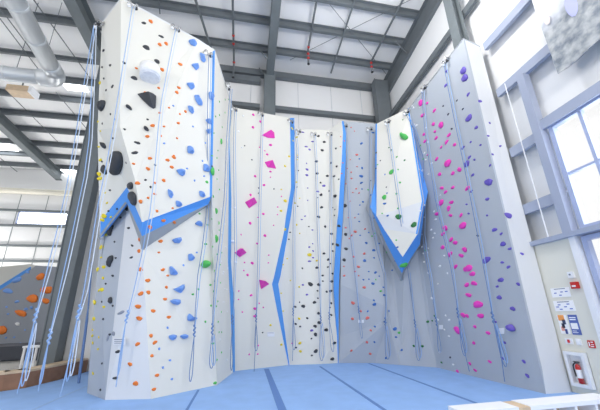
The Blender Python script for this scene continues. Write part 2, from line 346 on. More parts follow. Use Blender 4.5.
def poly_hold(pts, col, hgt, kind, boulder=False, top=.35, shift=(0, 0)):
    cx_ = sum(p[0] for p in pts)/len(pts); cy_ = sum(p[1] for p in pts)/len(pts)
    r = cast(cx_, cy_, boulder)
    if not r: print('miss poly', cx_, cy_); return
    loc, n, zone = r; X, Y, Z = orient(n); L = []
    for p in pts:
        d = ray(*p); t = n.dot(loc-CAM)/n.dot(d); q_ = CAM+d*t-loc; L.append((q_.dot(X), q_.dot(Y)))
    lift = 0
    for p in pts:
        hr = (BVHB if boulder else BVH).ray_cast(CAM, ray(*p).normalized())[0]
        if hr is not None: dz_ = (hr-loc).dot(n); lift = max(lift, min(dz_, .05 if len(pts) > 6 else .12))
    bm = bmesh.new(); N = len(L)
    cxl = sum(a for a, b in L)/N; cyl = sum(b for a, b in L)/N
    rings = []
    prof = ((1, 0), (.97, .25), (.8, .65), (top, 1)) if kind == 'blob' else ((1, 0), (.985, .06), (top, 1))
    LL = L
    if kind == 'blob' and col == 'b': prof = ((1, 0), (.96, .3), (.3, 1)); LL = [q2_ for i in range(len(LL)) for q2_ in ((LL[i][0]*.85+LL[(i+1) % len(LL)][0]*.15, LL[i][1]*.85+LL[(i+1) % len(LL)][1]*.15), (LL[i][0]*.15+LL[(i+1) % len(LL)][0]*.85, LL[i][1]*.15+LL[(i+1) % len(LL)][1]*.85))]
    elif kind == 'blob':      # round the outline
        for _ in range(2):
            LL = [q2_ for i in range(len(LL)) for q2_ in ((LL[i][0]*.75+LL[(i+1) % len(LL)][0]*.25, LL[i][1]*.75+LL[(i+1) % len(LL)][1]*.25), (LL[i][0]*.25+LL[(i+1) % len(LL)][0]*.75, LL[i][1]*.25+LL[(i+1) % len(LL)][1]*.75))]
    wsz = max(max(a for a, b in L)-min(a for a, b in L), max(b for a, b in L)-min(b for a, b in L))
    for s_, z_ in prof:
        k = (1-s_)
        rings.append([bm.verts.new(((a-cxl)*s_+cxl+shift[0]*k*wsz, (b-cyl)*s_+cyl+shift[1]*k*wsz, (lift+z_*hgt if z_ else -.003))) for a, b in LL])
    bm.faces.new(rings[0])
    for A_, B_ in zip(rings, rings[1:]):
        for i in range(len(LL)): j = (i+1) % len(LL); bm.faces.new([A_[i], A_[j], B_[j], B_[i]])
    bm.faces.new(rings[-1])
    bmesh.ops.remove_doubles(bm, verts=bm.verts[:], dist=.002)
    o = obj('climbing_hold' if kind == 'blob' else 'climbing_volume', bm, HM[col], smooth=(kind == 'blob' and col != 'b'))
    o.matrix_world = Matrix.Translation(loc+n*.012) @ Matrix(((X.x, Y.x, Z.x), (X.y, Y.y, Z.y), (X.z, Y.z, Z.z))).to_4x4()
    xs = [p[0] for p in pts]; ys = [p[1] for p in pts]
    HOLDS.append((o, col, zone, cx_, cy_, max(max(xs)-min(xs), max(ys)-min(ys)), kind, 1))
    return o
# polygon holds first: (origin x, y, scale, colour, height m, kind, points, top, shift)
PH = '''
160 0 4.1 b .12 blob 115,168 135,170 152,182 145,192 125,185
160 0 4.1 b .12 blob 162,218 170,222 188,250 180,258 168,250
160 0 4.1 b .12 blob 126,265 150,262 160,280 148,290
160 0 4.1 b .12 blob 106,342 130,342 142,360 128,370
160 0 4.1 b .12 blob 138,392 150,392 165,412 150,415
150 90 6.21 b .12 blob 275,38 295,45 325,85 322,98 300,95 280,65
150 90 6.21 b .12 blob 232,98 255,110 272,140 262,150 240,130
150 90 6.21 b .12 blob 362,15 375,25 398,45 390,62 368,60
150 90 6.21 b .12 blob 342,185 365,180 380,200 378,215 355,205
150 90 6.21 b .12 blob 347,245 378,250 372,275 352,265
150 90 6.21 b .12 blob 230,350 245,348 272,380 268,395 232,392
80 90 6.21 k .1 blob 120,90 150,62 162,70 155,110 135,138 120,125
80 90 6.21 k .08 blob 133,322 145,335 150,325 168,355 155,368 140,355
80 90 6.21 k .08 blob 282,92 300,100 325,120 320,130 300,118 285,108
80 90 6.21 k .2 vol 358,33 375,29 425,50 455,29 474,45 470,110 455,118 430,103 400,74
80 90 6.21 k .08 blob 392,230 410,230 432,250 420,260 400,248
80 150 6.21 k .09 blob 208,45 223,6 250,6 268,36 271,90 258,132 240,160 212,158 203,138 215,110 213,80
80 150 6.21 k .06 blob 130,125 145,88 160,100 172,150 160,155 140,145
80 150 6.21 k .06 blob 306,222 316,197 331,203 332,240 315,247 304,240
80 150 6.21 k .07 blob 310,270 325,253 347,268 354,300 352,342 335,347 326,322 311,302
150 150 6.21 b .12 blob 230,-8 262,-4 272,15 265,25 232,18
150 150 6.21 b .14 blob 160,125 190,118 217,128 214,156 200,164 180,152
150 150 6.21 b .12 blob 330,88 345,88 370,125 362,137 330,130
150 150 6.21 b .12 blob 108,245 120,248 144,280 132,302 115,287
150 150 6.21 b .12 blob 158,315 175,318 200,345 186,354 162,350
150 150 6.21 b .12 blob 303,255 318,256 342,288 330,295 308,287
220 150 6.21 m .22 vol 277,76 330,82 347,116 295,108
220 150 6.21 m .28 vol 155,325 212,298 230,328 180,362
210 90 6.21 m .2 vol 320,282 350,272 398,266 402,300 360,298
80 210 6.21 k .1 blob 205,92 213,100 200,130 195,160 180,162 178,150 190,130 192,105
80 210 6.21 k .1 blob 195,285 208,280 210,310 195,335 190,358 175,352 182,330 195,310
150 210 6.21 b .14 blob 275,85 300,66 324,82 322,104 300,98
150 210 6.21 b .15 blob 135,185 160,175 190,170 196,190 182,207 150,205
150 210 6.21 b .14 blob 235,275 255,270 278,298 264,315 237,314
150 210 6.21 b .14 blob 119,350 135,350 174,395 162,404 124,402
150 210 6.21 g .2 blob 313,335 335,308 370,323 374,345 345,364 318,353
220 210 6.21 m .25 vol 90,265 125,238 164,265 122,294
80 270 6.21 k .06 blob 190,165 203,170 202,205 188,210 180,200 192,190
150 270 6.21 b .16 blob 141,118 165,110 212,86 213,115 190,145 165,134
150 270 6.21 b .16 blob 121,192 145,180 187,183 189,205 170,218 140,210
150 270 6.21 b .14 blob 230,285 243,268 257,288 292,295 288,307 255,317 231,313
150 330 5.12 b .14 blob 93,30 115,22 135,28 130,45 112,54 97,42
150 330 5.12 b .14 blob 150,30 175,20 192,28 190,42 170,47
220 270 6.21 m .22 vol 242,60 305,88 254,120
350 90 6.21 g .14 blob 306,278 325,266 335,282 360,283 364,300 345,314 318,302
480 240 4.56 p .12 blob 120,392 145,380 162,400 165,416 140,418
'''
for ln in PH.strip().split('\n'):
    t = ln.split(); ox, oy, sc = map(float, t[:3]); pts = [(ox+float(a)/sc, oy+float(b)/sc) for a, b in (p.split(',') for p in t[6:])]
    if t[5] == 'vol': poly_hold(pts, t[3], float(t[4]), 'vol', top=.04, shift=(0, .25 if t[3] == 'm' else .15))
    else: poly_hold(pts, t[3], float(t[4]), 'blob', top=.4, shift=(0, .08))
RG = '''
80 0 4.1 k 262,95,16,11 333,150,18,11 272,195,26,18 316,252,22,16 222,320,24,15 181,258,12 97,208,12 124,268,12 91,276,10 98,322,9 133,355,14 107,370,9
80 0 4.1 o 290,88,16 327,183,15 353,179,15 411,264,15 231,280,10 337,286,15 268,380,12 323,361,11 405,360,13 397,379,14
80 0 4.1 y 82,340,14
80 0 4.1 b 462,182,34,20
150 90 6.21 b 267,227,8 344,329,8 88,331,7 145,98,6
150 90 6.21 o 118,110,11 60,142,14 220,134,17 186,150,11 176,206,18 87,227,13 68,286,12 168,300,12 148,408,12
150 90 6.21 g 430,72,10 466,60,9 486,58,8 407,165,12 430,156,12 465,140,10 447,230,8 396,268,8 421,376,7 385,408,8 441,320,24,40
150 90 6.21 w 490,130,14 470,370,14 476,250,8 466,300,7
80 90 6.21 k 162,2,10 190,150,14 139,209,10 205,300,12 420,183,13 277,244,14 356,328,32,18 341,390,34,20
80 90 6.21 b 216,183,10
80 90 6.21 o 451,222,24 419,289,22
80 90 6.21 y 106,197,12 128,255,11 104,353,14
80 150 6.21 k 137,72,9 287,80,10 186,250,12 177,379,11 230,366,11 296,366,28 466,93,10 407,186,12 438,230,9
80 150 6.21 o 434,52,22 333,86,16 422,117,23 357,206,26 466,205,14 464,274,16 423,297,16 376,320,24 478,379,17
80 150 6.21 y 127,62,20 100,150,26 110,178,26 153,266,14 168,329,12 148,403,18
150 150 6.21 o 109,63,22 148,46,22 135,107,22 85,189,22 141,361,12
150 150 6.21 b 230,115,9 277,190,9 326,68,8 336,162,9
150 150 6.21 k 385,102,10
150 150 6.21 g 388,133,30,52 353,199,18 415,50,10 425,125,9 415,180,9 392,288,16 410,378,26,38 308,395,10 430,245,9 388,30,7
150 150 6.21 w 470,65,14 460,95,9 457,130,10 422,195,9 466,195,20 452,250,14 478,10,8 440,365,13 425,260,7
220 150 6.21 w 42,65,13 22,95,10 23,128,11 30,195,18 18,250,13 5,368,10 90,357,14
220 150 6.21 n 198,61,9 240,236,9 239,268,6 335,242,9 484,45,8 487,128,8 478,230,8 483,350,7
220 150 6.21 m 278,5,8 293,28,15 313,134,14 313,169,8 218,163,16 273,218,16 190,279,16 269,397,16 358,354,9 382,289,7 357,401,8
220 150 6.21 y 429,40,14 404,100,14 381,245,10 405,316,20 379,378,16 475,200,14 467,330,12
290 150 6.21 k 200,2,18 164,71,18 169,146,17 232,161,17 190,203,12 193,278,18 196,356,18 256,80,14 290,102,15 274,163,15 303,182,11 245,255,12 280,286,24 338,346,28 255,308,8 253,345,8 266,358,8 279,370,9 276,406,10 173,296,8
290 150 6.21 p 103,83,8 106,121,20,12 105,156,20,12 210,222,22,13 172,258,20,10 110,236,8 110,313,7
290 150 6.21 y 45,60,7 43,200,14 32,330,16 60,300,6
290 150 6.21 n 51,128,6 43,230,8 46,350,8
290 150 6.21 r 328,80,9 375,60,7 415,30,16 417,103,9 380,138,11 382,177,12 358,115,8 347,210,10 411,241,11 429,267,11 390,264,9 372,318,6 322,146,9
290 150 6.21 c 448,112,12,16 442,163,22,17 443,204,18,13 431,55,9 447,242,9 453,322,13 434,342,9 425,398,9
290 150 6.21 g 485,247,10
360 150 6.21 n 102,17,12 100,115,9 127,66,8 68,190,8 164,231,7
360 150 6.21 c 155,152,9 168,268,9 153,333,20,14 172,408,14 70,278,12
360 150 6.21 g 229,43,11 110,91,9 237,121,9 196,137,28,34 248,202,13 226,272,12 151,294,28,30 236,363,12 238,405,24,14 138,394,10 393,56,10
360 150 6.21 G 277,64,12
360 150 6.21 w 400,20,14 408,62,12 387,128,13 368,121,8 447,82,13 425,151,13 374,378,11 400,342,9 460,382,12
360 150 6.21 m 420,30,12
420 150 6.21 m 45,30,13 104,56,22 173,83,38,46 204,145,24 245,122,22,32 122,151,24 136,236,24 159,261,22 204,233,22 295,238,28 131,328,36,34 195,325,26 179,360,22,28 105,397,26 255,405,22 190,406,22
420 150 6.21 p 307,45,20 291,87,30,40 338,60,14 328,155,18 320,256,16 425,200,44,40 418,305,22 289,337,13 302,394,14 436,95,14 450,27,14 417,406,12
420 150 6.21 w 127,281,8 88,383,14
410 90 6.21 m 68,80,30,44 107,82,18 152,128,22 78,158,26 145,212,24 193,218,34,36 155,258,18 86,276,20 94,318,22 163,298,22 242,280,24 228,323,24 277,340,22 194,355,16 106,402,16
410 90 6.21 n 206,99,12 238,150,13 259,241,13 292,65,11 329,118,12
410 90 6.21 p 362,27,20 366,175,36,40 412,233,22 377,323,14 438,342,14 330,358,20 434,70,22 494,205,12 485,285,14
410 90 6.21 w 22,110,12 12,100,10 40,222,16 30,213,8 97,236,10 62,108,8 113,323,8 90,390,10
410 90 6.21 g 66,343,9
350 90 6.21 G 328,185,9 352,155,12 242,358,9 257,373,7
350 90 6.21 c 143,265,16,12 71,332,16 165,390,14
350 90 6.21 r 7,233,9 28,255,7 43,402,12
280 90 6.21 p 141,262,18,8 202,320,18,9 163,352,18,10 184,370,16,10
280 90 6.21 k 239,286,16 275,323,17 263,373,16 347,363,13
280 90 6.21 y 75,240,14 104,293,16 80,315,10 110,405,8 56,406,8
280 90 6.21 n 113,275,8
280 90 6.21 r 440,233,11 462,255,6 377,290,7 376,352,6 400,316,8 478,402,14
210 90 6.21 m 269,154,16 313,196,16 267,232,17 376,342,18 308,356,8 341,378,7 356,401,12
210 90 6.21 n 215,346,8
210 90 6.21 w 205,160,12 177,257,14 198,357,12
210 90 6.21 k 101,252,8
80 210 6.21 k 252,47,12 215,197,12 178,5,9 222,298,12 302,112,20,14 324,221,20,13 319,295,22,14 203,408,16
80 210 6.21 y 150,40,28 138,62,24 163,151,24 192,44,12 135,230,28 118,240,12 132,295,14 148,354,24 98,370,28
80 210 6.21 o 435,107,24 369,185,26 366,255,24 376,369,26
150 210 6.21 o 84,66,22 6,107,18 151,77,20 66,194,24 55,264,14 80,371,22 110,407,14
150 210 6.21 b 290,264,7 208,343,6
150 210 6.21 g 309,22,8 357,92,10 345,211,16 390,228,10 427,82,12,24 410,178,30,50 385,55,8 428,125,8 415,275,8 445,265,7 435,340,8 400,378,9
150 210 6.21 w 445,143,10 443,212,8 470,232,14 464,87,9 455,385,14 442,318,7
220 210 6.21 w 29,88,9 12,142,11 35,231,16 80,197,24 36,283,9 47,361,10 18,396,12 97,323,18
220 210 6.21 m 269,24,18 187,82,18 279,159,18 231,208,14 303,280,10 200,330,18 171,403,16 131,153,8 236,46,7 357,27,7 333,95,7 148,376,7 152,326,7 300,328,7
220 210 6.21 y 380,5,14 403,121,18 476,92,12 418,302,10 392,340,9 495,145,8
220 210 6.21 n 436,139,10 428,182,10
290 210 6.21 k 178,43,18 218,103,16 276,39,18 258,148,17 303,99,18 267,211,16 294,217,20 346,151,20 348,241,22,18 336,310,22,18 237,308,16 211,270,16 167,358,18 265,255,12 235,354,12 264,395,13 203,407,14 251,333,9 77,362,12 117,103,9
290 210 6.21 p 93,38,12,6 73,59,12,6 139,124,12,6 141,209,8 120,230,12 143,254,14,8 143,296,12 121,318,20,10
290 210 6.21 y 68,144,22 41,93,12 121,278,24 166,315,13
290 210 6.21 r 362,48,9 403,48,9 346,110,12 405,135,18 385,157,14 368,177,9 466,118,12 461,271,16 395,290,14 425,353,18 403,382,12 335,350,9 337,408,14
290 210 6.21 c 425,27,9 430,71,10 436,157,9 489,140,10 474,205,15 463,314,20,16 489,382,9
360 210 6.21 r 31,118,10 24,271,18
360 210 6.21 c 54,140,9 85,250,18 87,297,11 119,208,11 137,150,18 217,317,8 200,374,11 96,388,16 173,33,14 233,231,13 87,50,8
360 210 6.21 g 75,162,10 94,145,10 166,262,12 138,21,8 225,187,10 272,342,40,34 403,250,11
360 210 6.21 G 239,43,32,34 335,92,34,30 352,405,12
360 210 6.21 w 463,12,10 470,60,14 443,124,14 464,145,11 454,174,13 400,45,12 387,152,10 383,230,13 392,270,13 424,238,9 420,265,8 399,323,14 424,392,12 375,2,12
420 210 6.21 m 105,27,28 188,40,24 253,39,26 267,97,40,42 157,112,34 143,148,24 194,184,26 219,203,28 141,232,26 187,274,30 277,246,32 256,283,28 222,351,24 298,363,50,40 326,397,32,28 178,2,14
420 210 6.21 n 302,21,14 358,160,14
420 210 6.21 p 418,37,14 463,122,26 414,310,42
420 210 6.21 w 151,284,11 125,349,16 171,394,10 50,392,12 97,60,14 88,5,10
80 270 6.21 k 200,38,18 160,85,11 136,197,12 144,305,14 203,222,11 185,400,16
80 270 6.21 s 255,265,44,20 208,395,26
80 270 6.21 y 143,50,18 135,122,28 118,127,16 85,200,34 148,229,18 88,303,28 60,372,14 66,408,18
80 270 6.21 o 421,65,26 425,139,24 378,147,28 361,227,30 368,301,30 454,254,24 441,408,22
150 270 6.21 o 110,38,16 102,107,18 93,181,20 117,293,22
150 270 6.21 b 109,358,9
150 270 6.21 g 302,120,14 266,151,14 375,93,12 400,70,10 436,80,8 396,132,8 379,221,9 344,321,10 411,225,12 420,195,8 442,260,8 422,322,8 428,386,8 444,386,8
150 270 6.21 w 463,118,8 458,198,7 477,258,7 450,20,12
150 330 5.12 o 25,64,20 10,132,16 36,232,18 20,304,18
150 330 5.12 b 47,96,11 102,155,11 66,192,10 112,251,11
150 330 5.12 g 322,69,12 342,153,10 333,271,16 365,115,8
150 330 5.12 w 358,48,14 392,152,9 408,95,7 417,215,7
80 330 5.12 k 193,111,20,15 181,246,22,14 113,171,11 105,306,14
80 330 5.12 s 143,40,12,34
80 330 5.12 y 53,32,18 66,66,16 93,98,12 67,222,16 97,37,12
80 330 5.12 o 295,72,20 256,175,20 285,274,24
220 270 6.21 m 148,2,10 172,30,18 193,157,16 217,240,18 215,287,16 117,130,9 115,183,7 139,261,8 243,207,8 269,232,7
220 270 6.21 y 492,105,12 492,302,16 437,65,9 380,144,10 392,255,10 314,342,14
220 270 6.21 n 466,228,18,12 470,335,14 494,200,8
220 270 6.21 k 265,388,9
220 270 6.21 w 17,25,10 22,200,7 40,258,9 42,120,7
290 270 6.21 k 127,88,28,24 178,91,20 204,34,14 204,69,11 258,71,18 263,22,11 228,135,14 253,131,18 152,201,20 256,206,14 248,232,11 82,225,22 107,299,14 177,269,18 256,279,14 180,327,20 225,372,22 156,349,20 158,400,22 171,129,11 173,175,11 63,351,12
290 270 6.21 p 80,92,13 105,153,14 30,228,16 58,201,8 35,335,11 135,375,18,14
290 270 6.21 y 57,104,14 57,299,18
290 270 6.21 r 337,35,20 427,35,8 461,108,18 391,205,22 388,303,18 481,298,22 440,256,14
290 270 6.21 c 489,12,9 456,60,11 490,57,9 483,256,12 430,254,11
360 270 6.21 r 57,60,9 26,108,16 67,375,14
360 270 6.21 c 96,15,16 54,12,9 80,84,18 119,38,8 145,107,10 151,156,16 86,188,12 90,213,22,18 177,230,10 176,255,16,18 156,323,18,12 217,366,24,20 92,351,13 200,2,10
360 270 6.21 g 128,131,14 98,60,9 267,141,36,32 353,34,13 338,109,12 322,186,14 328,232,13 300,210,13 306,260,14 243,389,16
360 270 6.21 G 421,321,16 449,315,10 462,285,10
360 270 6.21 w 366,130,14 446,175,15 389,286,15 484,87,13 483,309,14
420 270 6.21 m 291,93,28 336,83,32 302,156,32,26 361,214,50,44 268,280,30 293,285,22 377,285,34 231,373,42 341,352,20 423,391,24
420 270 6.21 p 480,102,16 466,322,18
420 270 6.21 w 171,22,8 160,283,10 182,311,14 152,370,10
480 240 4.56 p 105,18,22 136,40,14 191,63,13 30,92,32 102,102,13 130,123,14 95,182,22 78,212,14 174,201,15 88,262,20 149,313,20 68,372,13
480 240 4.56 m 2,298,14 6,346,14
480 320 4.56 p 112,103,12 103,174,14 200,189,15 216,254,16
480 320 4.56 m 37,60,14 45,190,14
400 320 6.21 m 458,143,20 434,270,18 357,318,18 467,312,18
400 320 6.21 w 305,101,12 248,200,14 331,277,12
400 320 6.21 G 85,161,14 139,163,16 258,264,12
400 320 6.21 n 312,232,10
330 320 6.21 k 27,143,20 14,242,22
330 320 6.21 r 133,190,14 229,138,16 250,210,16
330 320 6.21 c 276,137,12 402,55,26,20 410,106,13 445,186,14 348,236,14
240 330 5.12 k 387,22,20 388,108,20 366,44,9 368,130,10 482,68,18 473,150,16
240 330 5.12 y 212,75,12 307,67,15 309,109,14
240 330 5.12 m 93,79,8 48,125,8 91,123,8 267,68,7
240 330 5.12 n 287,90,10
490 170 4.55 p 3,50,16 82,207,28,28 22,270,20 51,290,12 91,358,13
480 90 4.1 p 40,135,9 34,188,10 83,230,9 52,264,9 41,308,9 35,377,28
400 0 4.1 p 260,290,26,28 266,320,26,30 192,292,12 188,350,14 280,387,14
'''
RB = '''
0 260 5 o 203,84,28,34 235,150,44,36 163,193,44,36 230,205,28,26 105,266,50,24 5,352,44
0 260 5 b 85,100,32,24 40,155,32,24 127,60,18,10 85,208,15 130,245,14 157,238,14 33,235,9 40,270,9 172,275,9 125,350,7 71,386,8
0 260 5 w 88,320,20,14 360,210,8 352,232,8
0 260 5 g 362,120,18,30 428,103,18,24 424,180,30,18 418,213,16,36 345,385,22,28
0 260 5 m 441,125,18 434,250,8 417,327,20,12 430,285,9
0 330 5.12 b 30,40,8 105,68,8 180,75,8
'''
for src, bd in ((RG, False), (RB, True)):
    for ln in src.strip().split('\n'):
        t = ln.split(); ox, oy, sc = map(float, t[:3])
        for e in t[4:]:
            v = [float(q_) for q_ in e.split(',')]
            hold(ox+v[0]/sc, oy+v[1]/sc, v[2]/sc, (v[3] if len(v) > 3 else v[2]*.88)/sc, t[3], bd)
# white drum shaped volume on the tower
loc, n, z_ = cast(149, 78); X, Y, Z = orient(n); s = depth(loc)/FPX
bm = bmesh.new(); R_ = 9.2*s; 
bmesh.ops.create_cone(bm, cap_ends=True, segments=40, radius1=R_, radius2=R_*.97, depth=R_*1.5)
bmesh.ops.bevel(bm, geom=[e for e in bm.edges if len(e.link_faces) == 2 and e.calc_face_angle(0) > .8], offset=.03, segments=3, affect='EDGES')
dv = obj('drum_volume', bm, HM['w'])
for p in dv.data.polygons: p.use_smooth = len(p.vertices) == 4 and abs(p.normal.z) < .3
dv.matrix_world = Matrix.Translation(loc+n*(R_*.72)+Vector((0, 0, .05))) @ Matrix.Rotation(math.radians(-8), 4, 'Y')
tag(dv, 'white drum-shaped climbing volume high on the tower front beside the black triangular hold', 'climbing volume')
# labels and groups
def ordw(i):
    W1 = ['topmost', 'second', 'third', 'fourth', 'fifth', 'sixth', 'seventh', 'eighth', 'ninth', 'tenth', 'eleventh', 'twelfth']
    if i <= 12: return W1[i-1]
    suf = 'th' if 10 <= i % 100 <= 20 else {1: 'st', 2: 'nd', 3: 'rd'}.get(i % 10, 'th'); return f'{i}{suf}'
by = {}
for h_ in HOLDS: by.setdefault((h_[1], h_[2]), []).append(h_)
for (col, zone), L in by.items():
    L.sort(key=lambda a: a[4]); cn = CN[col]
    for i, h_ in enumerate(L):
        o = h_[0]; k = h_[5]
        sz = 'tiny' if k < 1.8 else 'small' if k < 3.2 else 'medium' if k < 5 else 'large'
        if h_[6] == 'vol': nm = 'pyramid volume' if col == 'm' else 'triangular volume'
        elif h_[7] > 1.4: nm = 'wide hold'
        elif k > 5 and h_[7] < .9: nm = 'tall hold'
        else: nm = 'climbing hold'
        if len(L) == 1: lab = f'{sz} {cn} {nm}, the only {cn} one on {zone}'
        elif i == 0: lab = f'{sz} {cn} {nm} on {zone}, topmost {cn} one there'
        elif i == len(L)-1: lab = f'{sz} {cn} {nm} on {zone}, lowest {cn} one there'
        else: lab = f'{sz} {cn} {nm} on {zone}, {ordw(i+1)} {cn} one from its top'
        if len(lab.split()) > 16: lab = lab.replace('climbing hold', 'hold').replace(' from its top', ' down')
        if len(lab.split()) > 16: lab = lab.replace(cn+' '+nm, cn+' hold').replace(' '+cn+' one', ' one')
        tag(o, lab, 'climbing volume' if h_[6] == 'vol' else 'climbing hold', f'{cn} holds on {zone}')
# the 300 that show largest stay single things; the rest of the several hundred become one object
small = sorted([h_ for h_ in HOLDS if h_[6] == 'blob'], key=lambda a: -a[5]*a[5]/max(a[7], 1/a[7]))[290:]
bm = bmesh.new(); ml = list(HM.values())
for h_ in small:
    me = h_[0].data; n0 = len(bm.faces); v0 = len(bm.verts); bm.from_mesh(me); bm.verts.ensure_lookup_table(); bm.faces.ensure_lookup_table()
    for v in bm.verts[v0:]: v.co = h_[0].matrix_world @ v.co
    k = ml.index(me.materials[0])
    for f in bm.faces[n0:]: f.material_index = k; f.smooth = True
    bpy.data.objects.remove(h_[0])
o = obj('small_footholds', bm, ml); tag(o, 'several hundred tiny coloured footholds dotted over all the climbing walls', 'climbing holds', kind='stuff')
SM = set(id(h_) for h_ in small); HOLDS = [h_ for h_ in HOLDS if id(h_) not in SM]
# ------------------------------------------------------------------ anchors and ropes
ANCH = [(103, 25), (133, 7), (175, 29), (207, 54), (225, 83), (233.5, 109), (260, 114), (289.5, 121), (298, 131), (313, 134), (329, 134), (345, 126), (369, 129), (389, 122), (408, 112), (424, 87), (448, 60)]
def anchor(x, y, i):
    r_ = next((r for k in range(20) for r in [cast(x, y+k*.7)] if r), None)
    loc, n, zone = r_; X, Y, Z = orient(n)
    loc = loc+n*.01
    t = empty('rope_anchor', loc, f'metal top-rope anchor with two pulleys on the wall top, {ordw(i+1) if i else "first"} from the left', 'rope anchor', 'rope anchors along the wall tops')
    M = Matrix.Translation(loc) @ Matrix(((X.x, Y.x, Z.x), (X.y, Y.y, Z.y), (X.z, Y.z, Z.z))).to_4x4() @ Matrix.Scale(.72, 4)
    obj('bracket', bx((-.15, -.05, 0), (.15, .05, .03), M=M), CHROME, t)
    obj('arm', bx((-.13, -.04, .0), (-.09, .0, .2), M=M), CHROME, t); obj('arm', bx((.09, -.04, 0), (.13, .0, .2), M=M), CHROME, t)
    for sx in (-1, 1):
        c = M @ Vector((sx*.11, -.06, .17)); pts = [c+Vector((math.cos(a)*.045, 0, math.sin(a)*.045)) for a in [k*math.pi/6 for k in range(12)]]
        obj('ring', tb(pts, .01, 6, close=True), CHROME, t)
        bm = bmesh.new(); bmesh.ops.create_cone(bm, cap_ends=True, segments=14, radius1=.04, radius2=.04, depth=.035, matrix=Matrix.Translation(c+Vector((0, 0, -.1))) @ Matrix.Rotation(math.pi/2, 4, 'X'))
        obj('pulley', bm, BLACKM if sx > 0 else TRIMW, t)
    return loc, n
AN = [anchor(x, y, i) for i, (x, y) in enumerate(ANCH)]
# (anchor, path px, knot px, loop bottom px, tail px, const depth?, colour, width px, label)
RP = [(0, [(83, 90), (66, 190), (47, 270)], (34, 323), (22, 386), (17, 394), 1, 'B', 4, 'light blue rope hanging free at far left, knotted above a long loose loop'),
 (0, [(89, 140), (78, 206), (64, 270)], (48, 344), (40, 384), (38, 391), 1, 'B', 2.2, 'light blue rope hanging in front of the steel column, knotted near its end'),
 (1, [(119, 90), (108, 156), (98, 205), (84, 290)], (77, 320), (67, 381), (60, 397), 1, 'B', 3.5, 'pale blue rope crossing the tower left face, knot and loops beside the tower foot'),
 (2, [(162, 105), (155, 156), (147, 215), (139, 290)], (131, 322), (124, 372), (122, 384), 0, 'B', 2, 'light blue rope down the tower front, crossing the blue band to its lower corner'),
 (3, [(205, 110), (201, 210), (195, 276)], (190, 337), (186, 381), None, 0, 'D', 3, 'blue rope with long knotted loop near the right edge of the tower front'),
 (4, [(220, 140), (217, 200), (212, 280)], (209, 334), (207, 368), None, 0, 'D', 4, 'grey-blue looped rope in the middle of the tower return face'),
 (5, [(232, 150), (229, 250)], (225.5, 325), (224, 371), None, 0, 'D', 2.5, 'deep blue looped rope beside the inner corner of the tower'),
 (6, [(258.5, 160), (257, 210), (255.5, 270)], (254, 322), (254, 350), (254, 374), 0, 'D', 3, 'rope down the white left back panel past the magenta pyramids'),
 (7, [(293, 150), (293, 220), (293, 280)], (293, 316), (294, 349), (292.5, 360), 0, 'D', 3, 'looped rope just right of the kinked blue stripe'),
 (9, [(314.5, 160), (316, 216), (317, 270)], (319, 323), (322, 360), None, 0, 'D', 4, 'deep blue rope between black holds on the recessed centre panel'),
 (10, [(330, 160), (330, 216), (329, 270)], (329, 320), (331, 350), None, 0, 'D', 3, 'looped rope left of the tall blue centre stripe'),
 (11, [(349, 216), (353.5, 260)], (360, 313), (363, 338), None, 0, 'D', 2, 'rope on the blue-grey back panel beside salmon red holds'),
 (12, [(375, 216), (383, 276)], (387.5, 325), (390, 358), None, 0, 'D', 4, 'rope passing left of the arrowhead down to the slanted lower panel'),
 (13, [(395, 160), (402, 216), (409, 270)], (417, 328), (420, 360), None, 0, 'D', 4, 'rope down the middle of the white arrowhead panel'),
 (14, [(418, 160), (428, 234), (435, 276)], (443, 326), (446, 352), None, 0, 'D', 3, 'rope between white holds at the left of the right-hand wall'),
 (15, [(430, 130), (441, 200), (457, 268)], (465, 318), (471, 355), (476, 371), 0, 'D', 3.5, 'deep blue rope among the magenta holds of the right-hand wall'),
 (16, [(458, 110), (471, 170), (487, 250)], (501, 323), (513, 366), (512, 381), 0, 'D', 4, 'deep blue rope beside the purple holds at the right end wall')]
def smooth(pts, n=5):
    out = []
    for i in range(len(pts)-1):
        p0, p1, p2, p3 = pts[max(i-1, 0)], pts[i], pts[i+1], pts[min(i+2, len(pts)-1)]
        for k in range(n):
            t = k/n; out.append(.5*((2*p1)+(p2-p0)*t+(2*p0-5*p1+4*p2-p3)*t*t+(3*p1-p0-3*p2+p3)*t**3))
    return out+[pts[-1]]
